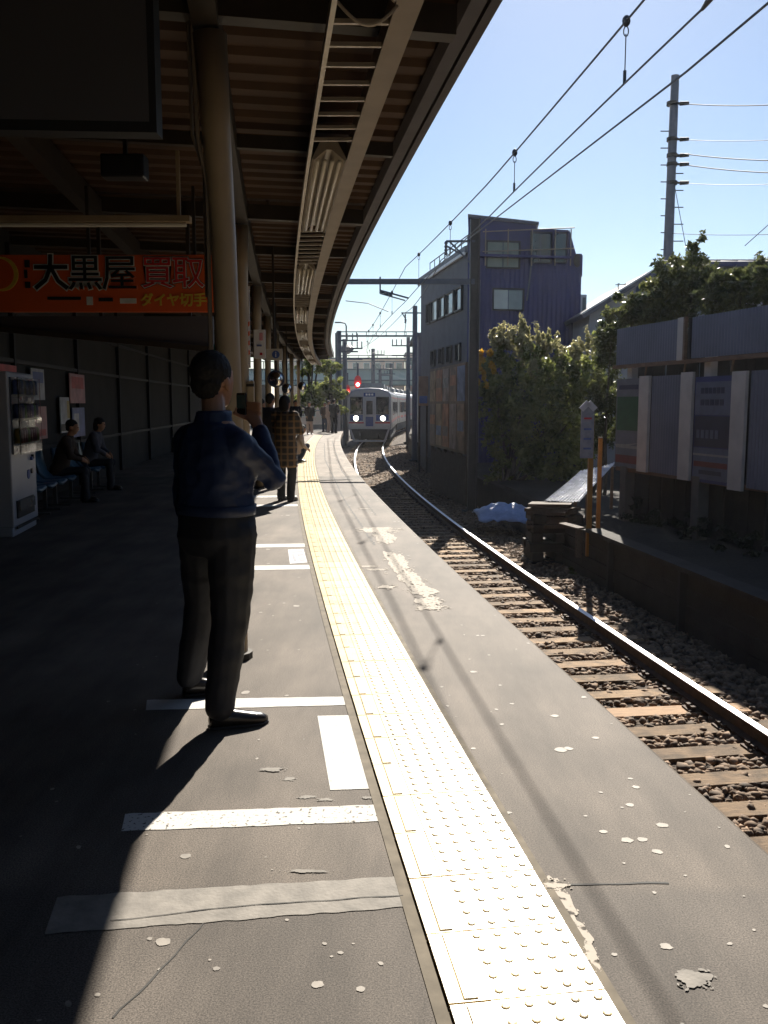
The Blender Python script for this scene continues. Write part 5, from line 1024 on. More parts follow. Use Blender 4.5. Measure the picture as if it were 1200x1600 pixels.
mb = MB(h2.location); mb.prism([(a.x, 22.0, a.z - .42), (a.x, 22.0, a.z - .30), (a.x, 24.5, a.z + .1), (a.x, 27, a.z - .30), (a.x, 27, a.z - .42)], (b.x - a.x + 1.2, 0, 0)); rf = mb.build('roof', mat('roof_blue', (.02, .03, .10), rough=.5), h2)
for k in range(12): mb = MB(h2.location); x = a.x + .2 + k * .42; mb.bar((x, 22.0, a.z - .28), (x, 24.5, a.z + .12), .04, .03); mb.build('rib', MATS['roof_blue'], rf)
p = aty(915, 522, 34); rh = root('red_house', (p.x + 1.6, 36, ZG), 'small red walled house seen past the dark building', 'house'); mb = MB(rh.location); mb.box((p.x + 1.6, 36, (p.z + ZG) / 2), (4.2, 3, p.z - ZG)); mb.build('wall', mat('red_wall', (.30, .05, .04), rough=.7), rh); mb = MB(rh.location); mb.box((p.x + 1.6, 36, p.z + .08), (4.4, 3.2, .16)); mb.build('roof', M_HROOF, rh)

# dark three storey building at the curve
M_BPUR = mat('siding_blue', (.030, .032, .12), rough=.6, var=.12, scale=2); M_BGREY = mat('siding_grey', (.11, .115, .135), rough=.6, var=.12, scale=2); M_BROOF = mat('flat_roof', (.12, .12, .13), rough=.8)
A_ = Vector((2.92, 32.0, 0)); dl = Vector((-.157, .988, 0)); dr = Vector((.988, .157, 0)); zmain = onp(716, 402, A_, dl).z; Wf = 4.15; Ld = 8.2; zb_ = ZG - .2
bd = root('corner_building', A_ + dr * 2 + dl * 3 + Vector((0, 0, zb_)), 'dark blue grey three storey building with ribbed siding at the curve', 'building'); bO = bd.location
def siding(P0, d, L_, z0, z1, nrm, m, nm, pitch=.17):
    mb = MB(bO); n = int(L_ / pitch) * 2; a = []; 
    for k in range(n + 1): a.append(P0 + d * (L_ * k / n) + nrm * (.03 if (k // 1) % 2 else 0))
    lo = [Vector((p.x, p.y, z0)) for p in a]; hi = [Vector((p.x, p.y, z1)) for p in a]; mb.add(lo + hi, [(i, i + 1, n + 2 + i, n + 1 + i) for i in range(n)]); return mb.build(nm, m, bd)
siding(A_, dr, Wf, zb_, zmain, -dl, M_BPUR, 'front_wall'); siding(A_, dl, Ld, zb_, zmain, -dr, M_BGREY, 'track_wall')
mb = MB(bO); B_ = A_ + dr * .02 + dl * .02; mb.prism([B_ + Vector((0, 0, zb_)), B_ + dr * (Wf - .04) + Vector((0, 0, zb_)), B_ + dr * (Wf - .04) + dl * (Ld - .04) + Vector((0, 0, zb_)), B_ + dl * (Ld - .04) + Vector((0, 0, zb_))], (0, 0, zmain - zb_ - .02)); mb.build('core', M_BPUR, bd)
mb = MB(bO); mb.bar(A_ - dr * .06 + Vector((0, 0, zmain + .05)) - dl * .02, A_ - dr * .06 + dl * (Ld + .1) + Vector((0, 0, zmain + .05)), .12, .22); mb.build('parapet', M_TRIM if False else M_BGREY, bd)
mb = MB(bO); mb.bar(A_ - dr * .13 + Vector((0, 0, zmain - .09)), A_ - dr * .13 + dl * (Ld + .1) + Vector((0, 0, zmain - .09)), .08, .10); mb.build('gutter', M_TRIM, bd)
# set-back roof room with sloping top, shallow on the track side
zt_ = onp(728, 340, A_, dr).z; zr_ = onp(838, 352, A_, dr).z; zq_ = onp(890, 359, A_, dr).z; sx_ = (onp(838, 352, A_, dr) - A_).dot(dr); ex_ = (onp(889, 359, A_, dr) - A_).dot(dr)
def bw(s, z, out=0.0, along=0.0): return A_ + dr * s - dl * out + dl * along + Vector((0, 0, z))
mb = MB(bO); bk = Vector((.10, .995, 0)) * 3.2
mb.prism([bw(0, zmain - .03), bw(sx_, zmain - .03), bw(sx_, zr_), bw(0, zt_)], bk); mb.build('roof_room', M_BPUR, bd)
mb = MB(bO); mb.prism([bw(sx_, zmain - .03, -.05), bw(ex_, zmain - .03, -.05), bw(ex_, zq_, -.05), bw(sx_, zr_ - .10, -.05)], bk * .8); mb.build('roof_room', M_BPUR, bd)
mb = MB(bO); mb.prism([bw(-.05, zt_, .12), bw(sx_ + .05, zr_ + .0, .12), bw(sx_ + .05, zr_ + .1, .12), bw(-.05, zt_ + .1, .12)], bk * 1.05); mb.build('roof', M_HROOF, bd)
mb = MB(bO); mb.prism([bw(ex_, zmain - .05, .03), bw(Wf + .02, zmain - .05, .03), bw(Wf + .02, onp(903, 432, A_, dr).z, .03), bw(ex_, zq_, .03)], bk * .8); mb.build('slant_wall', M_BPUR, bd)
def window(u0, v0, u1, v1, plane, nrm, nm, gm, split=1, fm=None, proud=.06):
    d = dr if plane == 'f' else dl; p0 = onp(u0, v1, A_ + nrm * proud, d); p1 = onp(u1, v0, A_ + nrm * proud, d); 
    if plane == 'l': p0, p1 = onp(u1, v1, A_ + nrm * proud, d), onp(u0, v0, A_ + nrm * proud, d)
    if plane == 'l': p1.z = max(p1.z, p0.z + .3)
    Lw = (p1 - p0).dot(d); z0, z1 = p0.z, p1.z; mb = MB(bO); q = lambda t, z, o=0.0: p0 + d * (Lw * t) + nrm * o + Vector((0, 0, z - p0.z))
    for a, b, c_, e in ((-.04, 0, z0 - .05, z1 + .05), (1, 1.04, z0 - .05, z1 + .05)): mb.prism([q(a, c_), q(b, c_), q(b, e), q(a, e)], nrm * .05 if True else 0)
    mb.prism([q(0, z0 - .05), q(1, z0 - .05), q(1, z0), q(0, z0)], nrm * .07); mb.prism([q(0, z1), q(1, z1), q(1, z1 + .05), q(0, z1 + .05)], nrm * .05)
    fo_ = mb.build('window', fm or M_FRAME, bd)
    for k in range(split):
        mb = MB(bO); a, b = k / split + .012, (k + 1) / split - .012; mb.prism([q(a, z0 + .01, -.02), q(b, z0 + .01, -.02), q(b, z1 - .01, -.02), q(a, z1 - .01, -.02)], nrm * .02); mb.build('pane', gm[k % len(gm)], fo_)
G_L = mat('glass_pale', (.34, .36, .33), rough=.15, var=.15, scale=2, spec=.8); G_M = mat('glass_grey', (.13, .15, .15), rough=.1, var=.2, scale=2, spec=.8); G_D = glassmat('glass_night', (.03, .035, .05))
window(761, 379, 811, 417, 'f', -dl, 'w', [mat('shade_green', (.20, .23, .19), rough=.5, var=.15, scale=2)], 2)
GG = mat('glass_green', (.015, .035, .03), rough=.12, var=.3, scale=2, spec=.8)
window(829, 365, 861, 409, 'f', -dl, 'w', [GG], 2, proud=.1)
window(866, 365, 885, 409, 'f', -dl, 'w', [GG], 1, proud=.1)
window(771, 453, 817, 483, 'f', -dl, 'w', [G_L, G_M], 2)
def lw(t0, t1, z0, z1, gm): # windows of the track-facing wall, along its length
    nrm = -dr; mb = MB(bO); q = lambda t, z, o: A_ + dl * t + nrm * (.04 + o) + Vector((0, 0, z))
    for a, b, c_, e in ((t0 - .05, t0, z0 - .05, z1 + .05), (t1, t1 + .05, z0 - .05, z1 + .05), (t0, t1, z0 - .06, z0), (t0, t1, z1, z1 + .05)): mb.prism([q(a, c_, 0), q(b, c_, 0), q(b, e, 0), q(a, e, 0)], nrm * .09)
    f_ = mb.build('window', M_FRAME, bd); mb = MB(bO); mb.prism([q(t0, z0, 0), q(t1, z0, 0), q(t1, z1, 0), q(t0, z1, 0)], nrm * .02); mb.build('pane', gm, f_)
za = onp(706, 490, A_, dl).z; zc = onp(706, 458, A_, dl).z
for k, (t0, t1) in enumerate(((.5, 1.5), (1.75, 2.9), (3.2, 4.2), (4.5, 5.6), (6.0, 6.6))): lw(t0, t1, za, zc, [G_D, G_M, G_M, G_L, G_D][k])
ze = onp(706, 565, A_, dl).z
for t0 in (.7, 2.1, 3.5, 5.0): lw(t0, t0 + .6, ze, ze + .55, G_D)
mb = MB(bO)
for u in (755, 790, 827, 863, 887): 
    s_ = (onp(u, 400, A_, dr) - A_).dot(dr); mb.tube([bw(s_, onp(u, 417, A_, dr).z, .28), bw(s_, onp(u, 360, A_, dr).z, .28)], .022, 6)
for v0, v1 in ((392, 390), (361, 358)): mb.tube([bw(.45, onp(740, v0 + 3, A_, dr).z, .28), bw(ex_ + .1, onp(887, v1, A_, dr).z, .28)], .02, 6)
mb.build('pipe_railing', M_STEEL, bd)
mb = MB(bO); mb.prism([bw(.3, zmain - .22, .0), bw(ex_, zmain - .22, .0), bw(ex_, zmain - .14, .0), bw(.3, zmain - .14, .0)], -dl * .32); mb.build('balcony_slab', M_BPUR, bd)
mb = MB(bO); s_ = (onp(748, 440, A_, dr) - A_).dot(dr); mb.tube([bw(s_, zb_, .09), bw(s_, onp(748, 438, A_, dr).z, .09), bw(s_ - .1, onp(748, 436, A_, dr).z, .05)], .04, 8); mb.build('drain_pipe', M_BGREY, bd)
mb = MB(bO); s_ = (onp(823, 440, A_, dr) - A_).dot(dr); mb.tube([bw(s_ + .1, onp(823, 395, A_, dr).z, .3), bw(s_ + .05, onp(823, 450, A_, dr).z, .07), bw(s_, onp(823, 470, A_, dr).z, .06)], .03, 8); mb.build('drain_pipe', M_BGREY, bd)
mb = MB(bO); z0, z1 = onp(898, 500, A_, dr).z, onp(898, 460, A_, dr).z; mb.prism([bw(Wf, z0), bw(Wf + .22, z0), bw(Wf + .22, z1), bw(Wf, z1)], dl * 1.2); f_ = mb.build('bay_window', M_TRIM, bd); mb = MB(bO); mb.prism([bw(Wf + .06, z0 + .1, .01), bw(Wf + .18, z0 + .1, .01), bw(Wf + .18, z1 - .1, .01), bw(Wf + .06, z1 - .1, .01)], -dl * .012); mb.build('pane', G_M, f_)
p = onp(902, 407, A_, dr); mb = MB(bO); mb.tube([p + Vector((-.22, .2, -.1)), p], .03, 6); d_ = mb.build('dish_arm', M_STEELD, bd); mb = MB(bO); mb.loft([oring(p + Vector((.0, -.05 * k, .0)), .18 * (1 - .25 * k * k * .1), .24 * (1 - .25 * k * k * .1), Vector((.8, .3, 0)), Vector((0, 0, 1)), 16, 2.0) for k in (0, 1)]); mb.build('satellite_dish', M_STEELD, d_)
mb = MB(bO)
for t in fr(.3, 7.8, .9): q = A_ + dl * t + dr * .3; mb.bar(q + Vector((0, 0, zmain)), q + Vector((0, 0, zmain + .75)), .03)
q0, q1 = A_ + dl * .3 + dr * .3, A_ + dl * 7.8 + dr * .3
for z in (.4, .75): mb.bar(q0 + Vector((0, 0, zmain + z)), q1 + Vector((0, 0, zmain + z)), .03)
mb.build('roof_railing', M_STEELD, bd)
# ================================================================== LINE: poster board, masts, wires, signals, train, far things
M_MAST = mat('mast_brown', (.050, .042, .040), rough=.6, var=.2); M_MASTB = mat('mast_steel', (.075, .085, .11), rough=.55, var=.15)
# long poster board on wooden legs between mast and next pole
B0 = aty(727, 640, 24.6); dB = (aty(672, 640, 30.0) - B0); LB = Vector((dB.x, dB.y, 0)).length; dB = Vector((dB.x, dB.y, 0)).normalized(); nB = Vector((-dB.y, dB.x, 0))
if nB.x > 0: nB = -nB
zbt, zbb = onp(726, 566, B0, dB).z, onp(726, 710, B0, dB).z
pbd = root('poster_board', (B0.x, B0.y, -1.2), 'long weathered board of faded posters on wooden legs beside the track', 'billboard'); pO = pbd.location
def pw(s, z, out=0.0): return Vector((B0.x, B0.y, 0)) + dB * s + nB * out + Vector((0, 0, z))
mb = MB(pO); mb.prism([pw(0, zbb), pw(LB, zbb), pw(LB, zbt), pw(0, zbt)], -nB * .06); mb.build('backing', mat('board_brown', (.16, .11, .08), rough=.7, var=.3, scale=3), pbd)
cols = [(.20, .12, .08), (.25, .17, .10), (.10, .13, .22), (.22, .16, .14), (.14, .10, .09), (.12, .16, .27), (.30, .12, .06), (.2, .18, .17)]
for r_ in (0, 1):
    for k in range(5):
        s0, s1 = LB * k / 5 + .06, LB * (k + 1) / 5 - .06; z0, z1 = (zbb + .08, zbb + (zbt - zbb) * .55) if r_ == 0 else (zbb + (zbt - zbb) * .58, zbt - .08)
        c = cols[(k * 3 + r_ * 5) % 8]; mb = MB(pO); mb.prism([pw(s0, z0, .004), pw(s1, z0, .004), pw(s1, z1, .004), pw(s0, z1, .004)], nB * .012); a_ = mb.build('poster_sheet', mat('faded%d%d' % (r_, k), c, rough=.6, var=.5, scale=3), pbd)
        mb = MB(pO); za_ = z0 + (z1 - z0) * random.uniform(.1, .5); mb.prism([pw(s0 + .08, za_, .018), pw(s1 - .08, za_, .018), pw(s1 - .08, za_ + .3, .018), pw(s0 + .08, za_ + .3, .018)], nB * .003); mb.build('print_block', mat('faded_b%d%d' % (r_, k), cols[(k + r_ * 3 + 2) % 8], rough=.6, var=.4, scale=6), a_)
for k in range(6): mb = MB(pO); mb.bar(pw(LB * k / 5, -1.55, -.10), pw(LB * k / 5, zbt, -.10), .11); mb.build('leg', mat('leg_wood', (.07, .055, .045), rough=.85, var=.3), pbd)
for k in range(26):
    s = LB * k / 26; mb = MB(pO); mb.prism([pw(s, -1.5, -.03), pw(s + LB / 26 - .03, -1.5, -.03), pw(s + LB / 26 - .03, zbb - .05 - random.random() * .12, -.03), pw(s, zbb - .05, -.03)], -nB * .02); mb.build('fence_board', MATS['leg_wood'], pbd)
B2 = aty(668, 612, 37); b3 = root('poster_board', (B2.x, 37, -1.2), 'small faded pink and yellow poster board past the pole', 'billboard'); p0, p1 = aty(654, 634, 37), aty(669, 588, 37)
mb = MB(b3.location); mb.box(((p0.x + p1.x) / 2, 37, (p0.z + p1.z) / 2), (p1.x - p0.x, .06, p1.z - p0.z)); mb.build('board', mat('bd_pink', (.32, .20, .14), rough=.6, var=.3, scale=2), b3); mb = MB(b3.location)
for x in (p0.x + .04, p1.x - .04): mb.bar((x, 37.06, -1.5), (x, 37.06, p1.z), .07)
mb.build('leg', MATS['leg_wood'], b3)
mb = MB(b3.location); mb.box(((p0.x + p1.x) / 2, 36.96, p0.z + .25), (p1.x - p0.x - .06, .012, .3)); mb.build('print_block', P_BL, b3)
# line-side plank fence continuing to the far end
fn = root('plank_fence', trk(45, 2.45, -1.5), 'dark plank fence along the track behind the far pole', 'fence'); f_o = fn.location
y = 30.5
while y < 62:
    mb = MB(f_o); h = random.uniform(-.05, .08); mb.prism([trk(y, 2.7, -1.6), trk(y + .26, 2.7, -1.6), trk(y + .26, 2.7, .15 + h), trk(y, 2.7, .15 + h)], (.03, 0, 0)); mb.build('board', MATS['leg_wood'], fn); y += .30
mb = MB(f_o); mb.loft(sweep(trk, fr(30.5, 62, 1.5), [(2.74, -.2), (2.80, -.2), (2.80, -.1), (2.74, -.1)])); mb.build('rail', MATS['leg_wood'], fn)

# overhead line masts
def insul(mb, a, b):
    a, b = Vector(a), Vector(b); mb.tube([a.lerp(b, t) for t in fr(0, 1, 1 / 8)], [.05 if k % 2 else .028 for k in range(9)], 10)
def mast(x, y, top, w, label, m, beam=None, group='overhead line masts', h=True):
    rt = root('overhead_line_mast', (x, y, -1.5), label, 'mast', group); o = rt.location; mb = MB(o)
    if h: # H section column
        for sx in (-1, 1): mb.box((x + sx * w * .45, y, (top - 1.5) / 2), (.03, w, top + 1.5))
        mb.box((x, y, (top - 1.5) / 2), (w * .85, .03, top + 1.5))
    else: mb.tube([(x, y, -1.5), (x, y, top)], [w * .55, w * .45], 12)
    mb.build('column', m, rt); mb = MB(o); mb.box((x, y, -1.42), (w * 2.2, w * 2.2, .2)); mb.build('footing', M_CONC_D, rt)
    return rt
mx, my = 2.33, 23.6
m1 = mast(mx, my, aty(735, 342, my).z, .24, 'nearest dark brown mast carrying the beam across the track', M_MAST); o = m1.location; zbm = aty(640, 440, my).z; lx = aty(548, 440, my).x
mb = MB(o); mb.box(((mx + lx - .6) / 2, my, zbm), (mx - lx + .6, .11, .13)); mb.build('cross_beam', M_MASTB, m1)
mb = MB(o); mb.box((lx - .5, my, (zbm + 3.85) / 2), (.10, .10, zbm - 3.85)); mb.build('beam_post', M_MASTB, m1)
q = aty(697, 377, my); mb = MB(o); mb.bar((q.x, my, q.z), (mx, my, q.z), .05); mb.bar((q.x + .1, my, q.z - .02), (mx - .1, my, q.z - .55), .04); mb.bar((q.x + .02, my, q.z - .12), (q.x + .35, my, q.z - .3), .04); mb.build('bracket', M_MASTB, m1); mb = MB(o); insul(mb, (q.x, my, q.z), (q.x, my, q.z - .35)); mb.build('insulator', M_MASTB, m1)
cw = trk(my, .05, 4.1); mw = trk(my, .05, 4.62); hx = aty(594, 440, my).x
mb = MB(o); mb.bar((hx, my, zbm + .12), (hx, my, zbm - .3), .04); mb.bar((hx, my, zbm - .22), (cw.x + .1, my, zbm - .42), .04); mb.bar((hx, my, zbm - .3), (cw.x, my, 4.13), .03); mb.build('registration_arm', M_MASTB, m1); mb = MB(o); insul(mb, (hx + .02, my, zbm - .24), (hx + .3, my, zbm - .36)); mb.build('insulator', M_MASTB, m1)
mast(aty(648, 600, 45).x, 45, aty(648, 478, 45).z, .26, 'slim blue grey mast with a short arm past the poster board', M_MASTB, h=False); m2 = bpy.data.objects[[o_.name for o_ in bpy.data.objects if o_.name.startswith('overhead_line_mast')][-1]]
o = m2.location; q = aty(627, 489, 45); mb = MB(o); mb.bar((q.x, 45, q.z), (o.x + .3, 45, q.z), .06); mb.bar((q.x + .05, 45, q.z - .02), (q.x + .25, 45, q.z - .35), .05); mb.bar((q.x + .25, 45, q.z - .35), (q.x + .15, 45, q.z - 1.1), .03); mb.build('bracket', M_MASTB, m2); mb = MB(o); insul(mb, (q.x + .2, 45, q.z - .05), (q.x + .2, 45, q.z - .5)); mb.build('insulator', M_MASTB, m2)
FM = [(530, 517, 58, 'tall far mast left of the train roof', True), (538, 530, 60, 'far mast close beside the tall one on the left', False), (638, 527, 66, 'far mast right of the train beside the pole', True), (583, 545, 95, 'distant mast rising behind the train roof', False), (611, 568, 100, 'small distant mast behind the train, right of centre', False), (594, 577, 108, 'shortest distant mast behind the train', False)]
for u, v, y, lab, _ in FM:
    p = aty(u, v, y); mt_ = mast(p.x, y, p.z, .30 if y < 80 else .42, lab, M_MASTB, h=False); oo = mt_.location
    mb = MB(oo)
    for dv in (.6, 1.3): mb.bar((p.x - .1, y, p.z - dv), (p.x + (1.2 if u < 600 else -1.2), y, p.z - dv), .09)
    mb.build('cross_arm', M_MASTB, mt_)
    for e in (.5, .85, 1.15): mb = MB(oo); insul(mb, (p.x + (e if u < 600 else -e), y, p.z - .55), (p.x + (e if u < 600 else -e), y, p.z - .15)); mb.build('insulator', M_MASTB, mt_)
for k, (y, v, u0, u1, w) in enumerate(((62, 525, 526, 650, .12), (90, 560, 530, 650, .14))):
    a, b = aty(u0, v, y), aty(u1, v, y); rt = root('gantry_beam', ((a.x + b.x) / 2, y, a.z), ['thin gantry beam crossing the track above the train', 'distant gantry beam just above the overpass'][k], 'gantry', 'gantries over the track'); mb = MB(rt.location); mb.bar(a, b, w); mb.bar(a + Vector((0, 0, .28)), b + Vector((0, 0, .28)), w * .5); mb.build('beam', M_MASTB, rt)
    mb = MB(rt.location)
    for t in fr(0, 1, .125): mb.bar(a.lerp(b, t), a.lerp(b, t) + Vector((0, 0, .28)), .05)
    mb.build('lattice', M_MASTB, rt); mb = MB(rt.location)
    for p in (a, b): mb.bar((p.x, y, -1.5), (p.x, y, p.z + .2), .2)
    mb.build('support', M_MASTB, rt)

# contact wire, messenger wire and droppers (one hung assembly), feeder
cat = root('catenary', trk(10, 0, 4.1), 'contact wire hung by droppers from a messenger wire above the track', 'catenary'); cO = cat.location
st_c = [(-18, .20), (-2, -.50), (6, -.36), (13, -.12), (23.6, .06), (45, -.15), (62, .1), (90, -.1), (120, 0)]
def lerp1(x, tb):
    for (a, fa), (b, fb) in zip(tb, tb[1:]):
        if x <= b: return fa + (fb - fa) * (x - a) / (b - a)
    return tb[-1][1]
sup = [-18, -2, 23.6, 45, 62, 90, 120]
def mz(y):
    for a, b in zip(sup, sup[1:]):
        if y <= b: t = (y - a) / (b - a); return 4.98 - (.42 if b - a < 26 else .46) * 4 * t * (1 - t)
    return 4.98
mb = MB(cO); mb.tube([trk(y, lerp1(y, st_c), 4.1) for y in fr(-18, 119, 1.0)], .0085, 6); mb.build('contact_wire', M_WIRE, cat)
mb = MB(cO); mb.tube([trk(y, lerp1(y, st_c), mz(y)) for y in fr(-18, 119, .8)], .0095, 6); mb.build('messenger_wire', M_WIRE, cat)
for y in (3.4, 7.75, 11.5, 16.2, 20.6, 27, 31.5, 36, 40.5, 48, 53, 58):
    a, b = trk(y, lerp1(y, st_c), mz(y)), trk(y, lerp1(y, st_c), 4.1); mb = MB(cO); mb.tube([a - Vector((0, 0, .10)), b + Vector((0, 0, .08))], .005, 5); mb.ell(a, (.035, .035, .045), 8, 6); mb.tube([b + Vector((0, 0, .0)), b + Vector((0, 0, .10))], .014, 6)
    mb.tube([a + Vector((.02 * math.sin(2 * PI * t), 0, -.08 + .04 * math.cos(2 * PI * t))) for t in fr(0, 1, .1)], .005, 4); mb.build('dropper', M_WIRE, cat)
fd = wire('feeder_wire', [trk(-6, .55, 5.1), trk(9, .83, 4.68), trk(my, .98, zbm + .55)], .012, 'feeder wire running right of the contact wire to the nearest mast', 'wire', n=10)
wire('feeder_wire', [trk(my, .98, zbm + .55), aty(630, 489, 45), aty(560, 545, 88)], .014, 'feeder wire from the nearest mast on to the slim mast', 'wire', sag=.3)
wire('span_wire', [aty(540, 470, 30), aty(575, 474, 30), aty(607, 487, 30)], .014, 'slack span wire from the canopy to the catenary', 'wire', n=6)
a_, b_ = aty(1105, 3, 5.9), aty(1088, 22, 6.2); cl_ = root('wire_clamp', b_, 'dark clamp joining wires at the top right corner', 'clamp'); q = trk(6.25, lerp1(6.25, st_c), 4.1); mb = MB(b_); mb.tube([q + Vector((0, -.18, .0)), q + Vector((0, 0, .02)), q + Vector((-.01, .12, .0))], [.012, .024, .012], 8); mb.build('body', M_WIRE, cl_); mb = MB(b_); mb.tube([q, q + Vector((.02, -.25, .16)), q + Vector((.03, -.6, .5))], .008, 6); mb.build('jumper', M_WIRE, cl_)

# signals with red aspects
for k, (u, v, y, r_) in enumerate(((559, 595, 62, .22), (543, 607, 70, .18))):
    p = aty(u, v, y); sg = root('railway_signal', (p.x, y, -1.5), ['larger red railway signal above the train', 'smaller red railway signal left of the train'][k], 'signal', 'railway signals'); o = sg.location; mb = MB(o)
    mb.loft([oring((p.x, y + .12 * t, p.z - .1), r_ * 1.15, r_ * 2.1, Vector((1, 0, 0)), Vector((0, 0, 1)), 20, 2.2) for t in (0, 1)]); mb.build('backboard', mat('signal_glow_red', (.60, .02, .025), rough=.5), sg)  # the lamp's red glow is put into the backboard's colour
    mb = MB(o); mb.tube([(p.x, y - .02, p.z - .25), (p.x, y - .06, p.z - .25)], r_ * .48, 16); mb.build('lamp', mat('signal_lamp', (.9, .3, .3), emit=(1, .45, .4, 14)), sg)
    mb = MB(o); mb.tube([(p.x, y + .15, -1.5), (p.x, y + .15, p.z + 1.2)], .07, 8); mb.build('post', M_MASTB, sg)
    mb = MB(o); mb.bar((p.x - .3, y + .1, p.z - .7), (p.x + .3, y + .1, p.z - .7), .05); mb.build('platform_bar', M_MASTB, sg)

# ------------------------------------------------------------------ the train
TY = 57.0; tp0 = trk(TY, 0, ZR); train = root('train', tp0, 'silver commuter train with two lit headlights approaching on the curve', 'train')
M_TB = mat('train_body', (.22, .22, .24), rough=.35, metal=.5, var=.08, scale=1); M_TF = mat('train_front', (.36, .36, .38), rough=.4, var=.06); M_TR = mat('train_roof', (.24, .25, .26), rough=.55, var=.15); M_TUB = mat('underfloor', (.03, .03, .032), rough=.8); M_TRED = mat('train_red', (.40, .03, .03), rough=.4); M_TBL = mat('train_blue', (.04, .07, .22), rough=.4)
G_T = glassmat('train_glass', (.02, .024, .03), .05)
def car(y0, L_, front):
    ym = y0 + L_ / 2; c = trk(ym, 0, ZR); th = th_t(ym); Mx = Matrix.Translation(c - tp0) @ Matrix.Rotation(-th, 4, 'Z'); T = lambda x, yy, z: Mx @ Vector((x, yy - L_ / 2, z))
    prof = [(-1.36, .98), (-1.40, 1.3), (-1.40, 3.0), (-1.34, 3.25), (-1.15, 3.45), (-.7, 3.58), (0, 3.62), (.7, 3.58), (1.15, 3.45), (1.34, 3.25), (1.40, 3.0), (1.40, 1.3), (1.36, .98)]
    def ringp(yy, s): return [T(x * s, yy, (z - 2.2) * s + 2.2) for x, z in prof]
    mb = MB(); mb.loft([ringp(0, .93 if front else 1), ringp(.10, .985 if front else 1), ringp(.3, 1), ringp(L_ - .05, 1)]); mb.build('car_body', M_TB, train)
    mb = MB(); mb.loft([[T(x, yy, z) for x, z in ((-1.2, 3.47), (-.7, 3.605), (0, 3.645), (.7, 3.605), (1.2, 3.47), (1.2, 3.44), (-1.2, 3.44))] for yy in (.35, L_ - .1)]); mb.build('roof', M_TR, train)
    for yy in (3.0, 8.5, 14.0):
        mb = MB(); mb.loft([[T(x, yy + a, z) for x, z in ((-.85, 3.58), (-.80, 3.90), (-.6, 3.98), (.6, 3.98), (.80, 3.90), (.85, 3.58))] for a in (0, 1.9)]); mb.build('air_conditioner', M_TR, train)
    mb = MB(); mb.loft([[T(x, yy, z) for x, z in ((-1.25, .35), (-1.25, .97), (1.25, .97), (1.25, .35))] for yy in (.8, L_ - .4)]); mb.build('underframe', M_TUB, train)
    for yy in (2.2, L_ - 4.2):
        for w_ in (0, 2.1):
            for x in (-.75, .75):
                mb = MB(); mb.tube([T(x - .06, yy + w_, .43), T(x + .06, yy + w_, .43)], .43, 18); mb.build('wheel', M_RUST, train)
    for sx in (-1, 1):
        for yy in (1.9, 6.2, 10.7, 15.0):
            mb = MB(); mb.prism([T(sx * 1.403, yy, 1.05), T(sx * 1.403, yy + 1.3, 1.05), T(sx * 1.403, yy + 1.3, 2.95), T(sx * 1.403, yy, 2.95)], (Mx.to_3x3() @ Vector((sx * .012, 0, 0)))); d_ = mb.build('door', M_TB, train)
            for a in (.12, .72): mb = MB(); mb.prism([T(sx * 1.417, yy + a, 1.9), T(sx * 1.417, yy + a + .46, 1.9), T(sx * 1.417, yy + a + .46, 2.75), T(sx * 1.417, yy + a, 2.75)], (Mx.to_3x3() @ Vector((sx * .008, 0, 0)))); mb.build('window_pane', G_T, d_)
        for yy in (3.6, 7.9, 12.4):
            mb = MB(); mb.prism([T(sx * 1.403, yy, 1.85), T(sx * 1.403, yy + 2.2, 1.85), T(sx * 1.403, yy + 2.2, 2.75), T(sx * 1.403, yy, 2.75)], (Mx.to_3x3() @ Vector((sx * .01, 0, 0)))); mb.build('side_window', G_T, train)
        for z0, z1, m in ((1.42, 1.60, M_TRED), (1.36, 1.42, M_TBL), (2.98, 3.04, M_TRED)): mb = MB(); mb.prism([T(sx * 1.402, .4, z0), T(sx * 1.402, L_ - .1, z0), T(sx * 1.402, L_ - .1, z1), T(sx * 1.402, .4, z1)], (Mx.to_3x3() @ Vector((sx * .006, 0, 0)))); mb.build('stripe', m, train)
    return T
T = car(TY, 17.6, True); car(TY + 18.1, 17.6, False); car(TY + 36.2, 17.6, False); car(TY + 54.3, 17.6, False)
fvec = lambda d: Matrix.Rotation(-th_t(TY + 8.8), 3, 'Z') @ Vector((0, -d, 0))
def fp(name, pts, z_out, th, m, par=train): mb = MB(); mb.prism([T(x, -z_out, z) for x, z in pts], fvec(th)); return mb.build(name, m, par)
def rc(x0, x1, z0, z1): return [(x0, z0), (x1, z0), (x1, z1), (x0, z1)]
fp('front_panel', [(-1.31, 1.02), (1.31, 1.02), (1.33, 1.35), (1.32, 2.95), (1.24, 3.18), (1.02, 3.38), (.6, 3.49), (-.6, 3.49), (-1.02, 3.38), (-1.24, 3.18), (-1.32, 2.95), (-1.33, 1.35)], 0.0, .06, M_TF)
for x0, x1 in ((-1.22, -.42), (.42, 1.22)):
    w_ = fp('front_window', rc(x0, x1, 1.95, 3.05), .06, .02, M_FRAME); fp('pane', rc(x0 + .05, x1 - .05, 2.0, 3.0), .082, .012, G_T, w_)
    fp('lamp_panel', rc(x0, x1, 1.55, 1.92), .06, .015, M_TBL)
dd = fp('gangway_door', rc(-.36, .36, 1.08, 2.95), .06, .03, M_TF); fp('pane', rc(-.2, .2, 1.95, 2.8), .092, .012, G_T, dd); fp('door_panel', rc(-.24, .24, 1.2, 1.8), .092, .01, M_TBL, dd)
ds = fp('destination_display', rc(-.36, .36, 3.07, 3.30), .06, .02, M_TBL)
for k in range(3): fp('lettering_block', rc(-.24 + .18 * k, -.12 + .18 * k, 3.13, 3.25), .082, .006, M_WPRINT, ds)
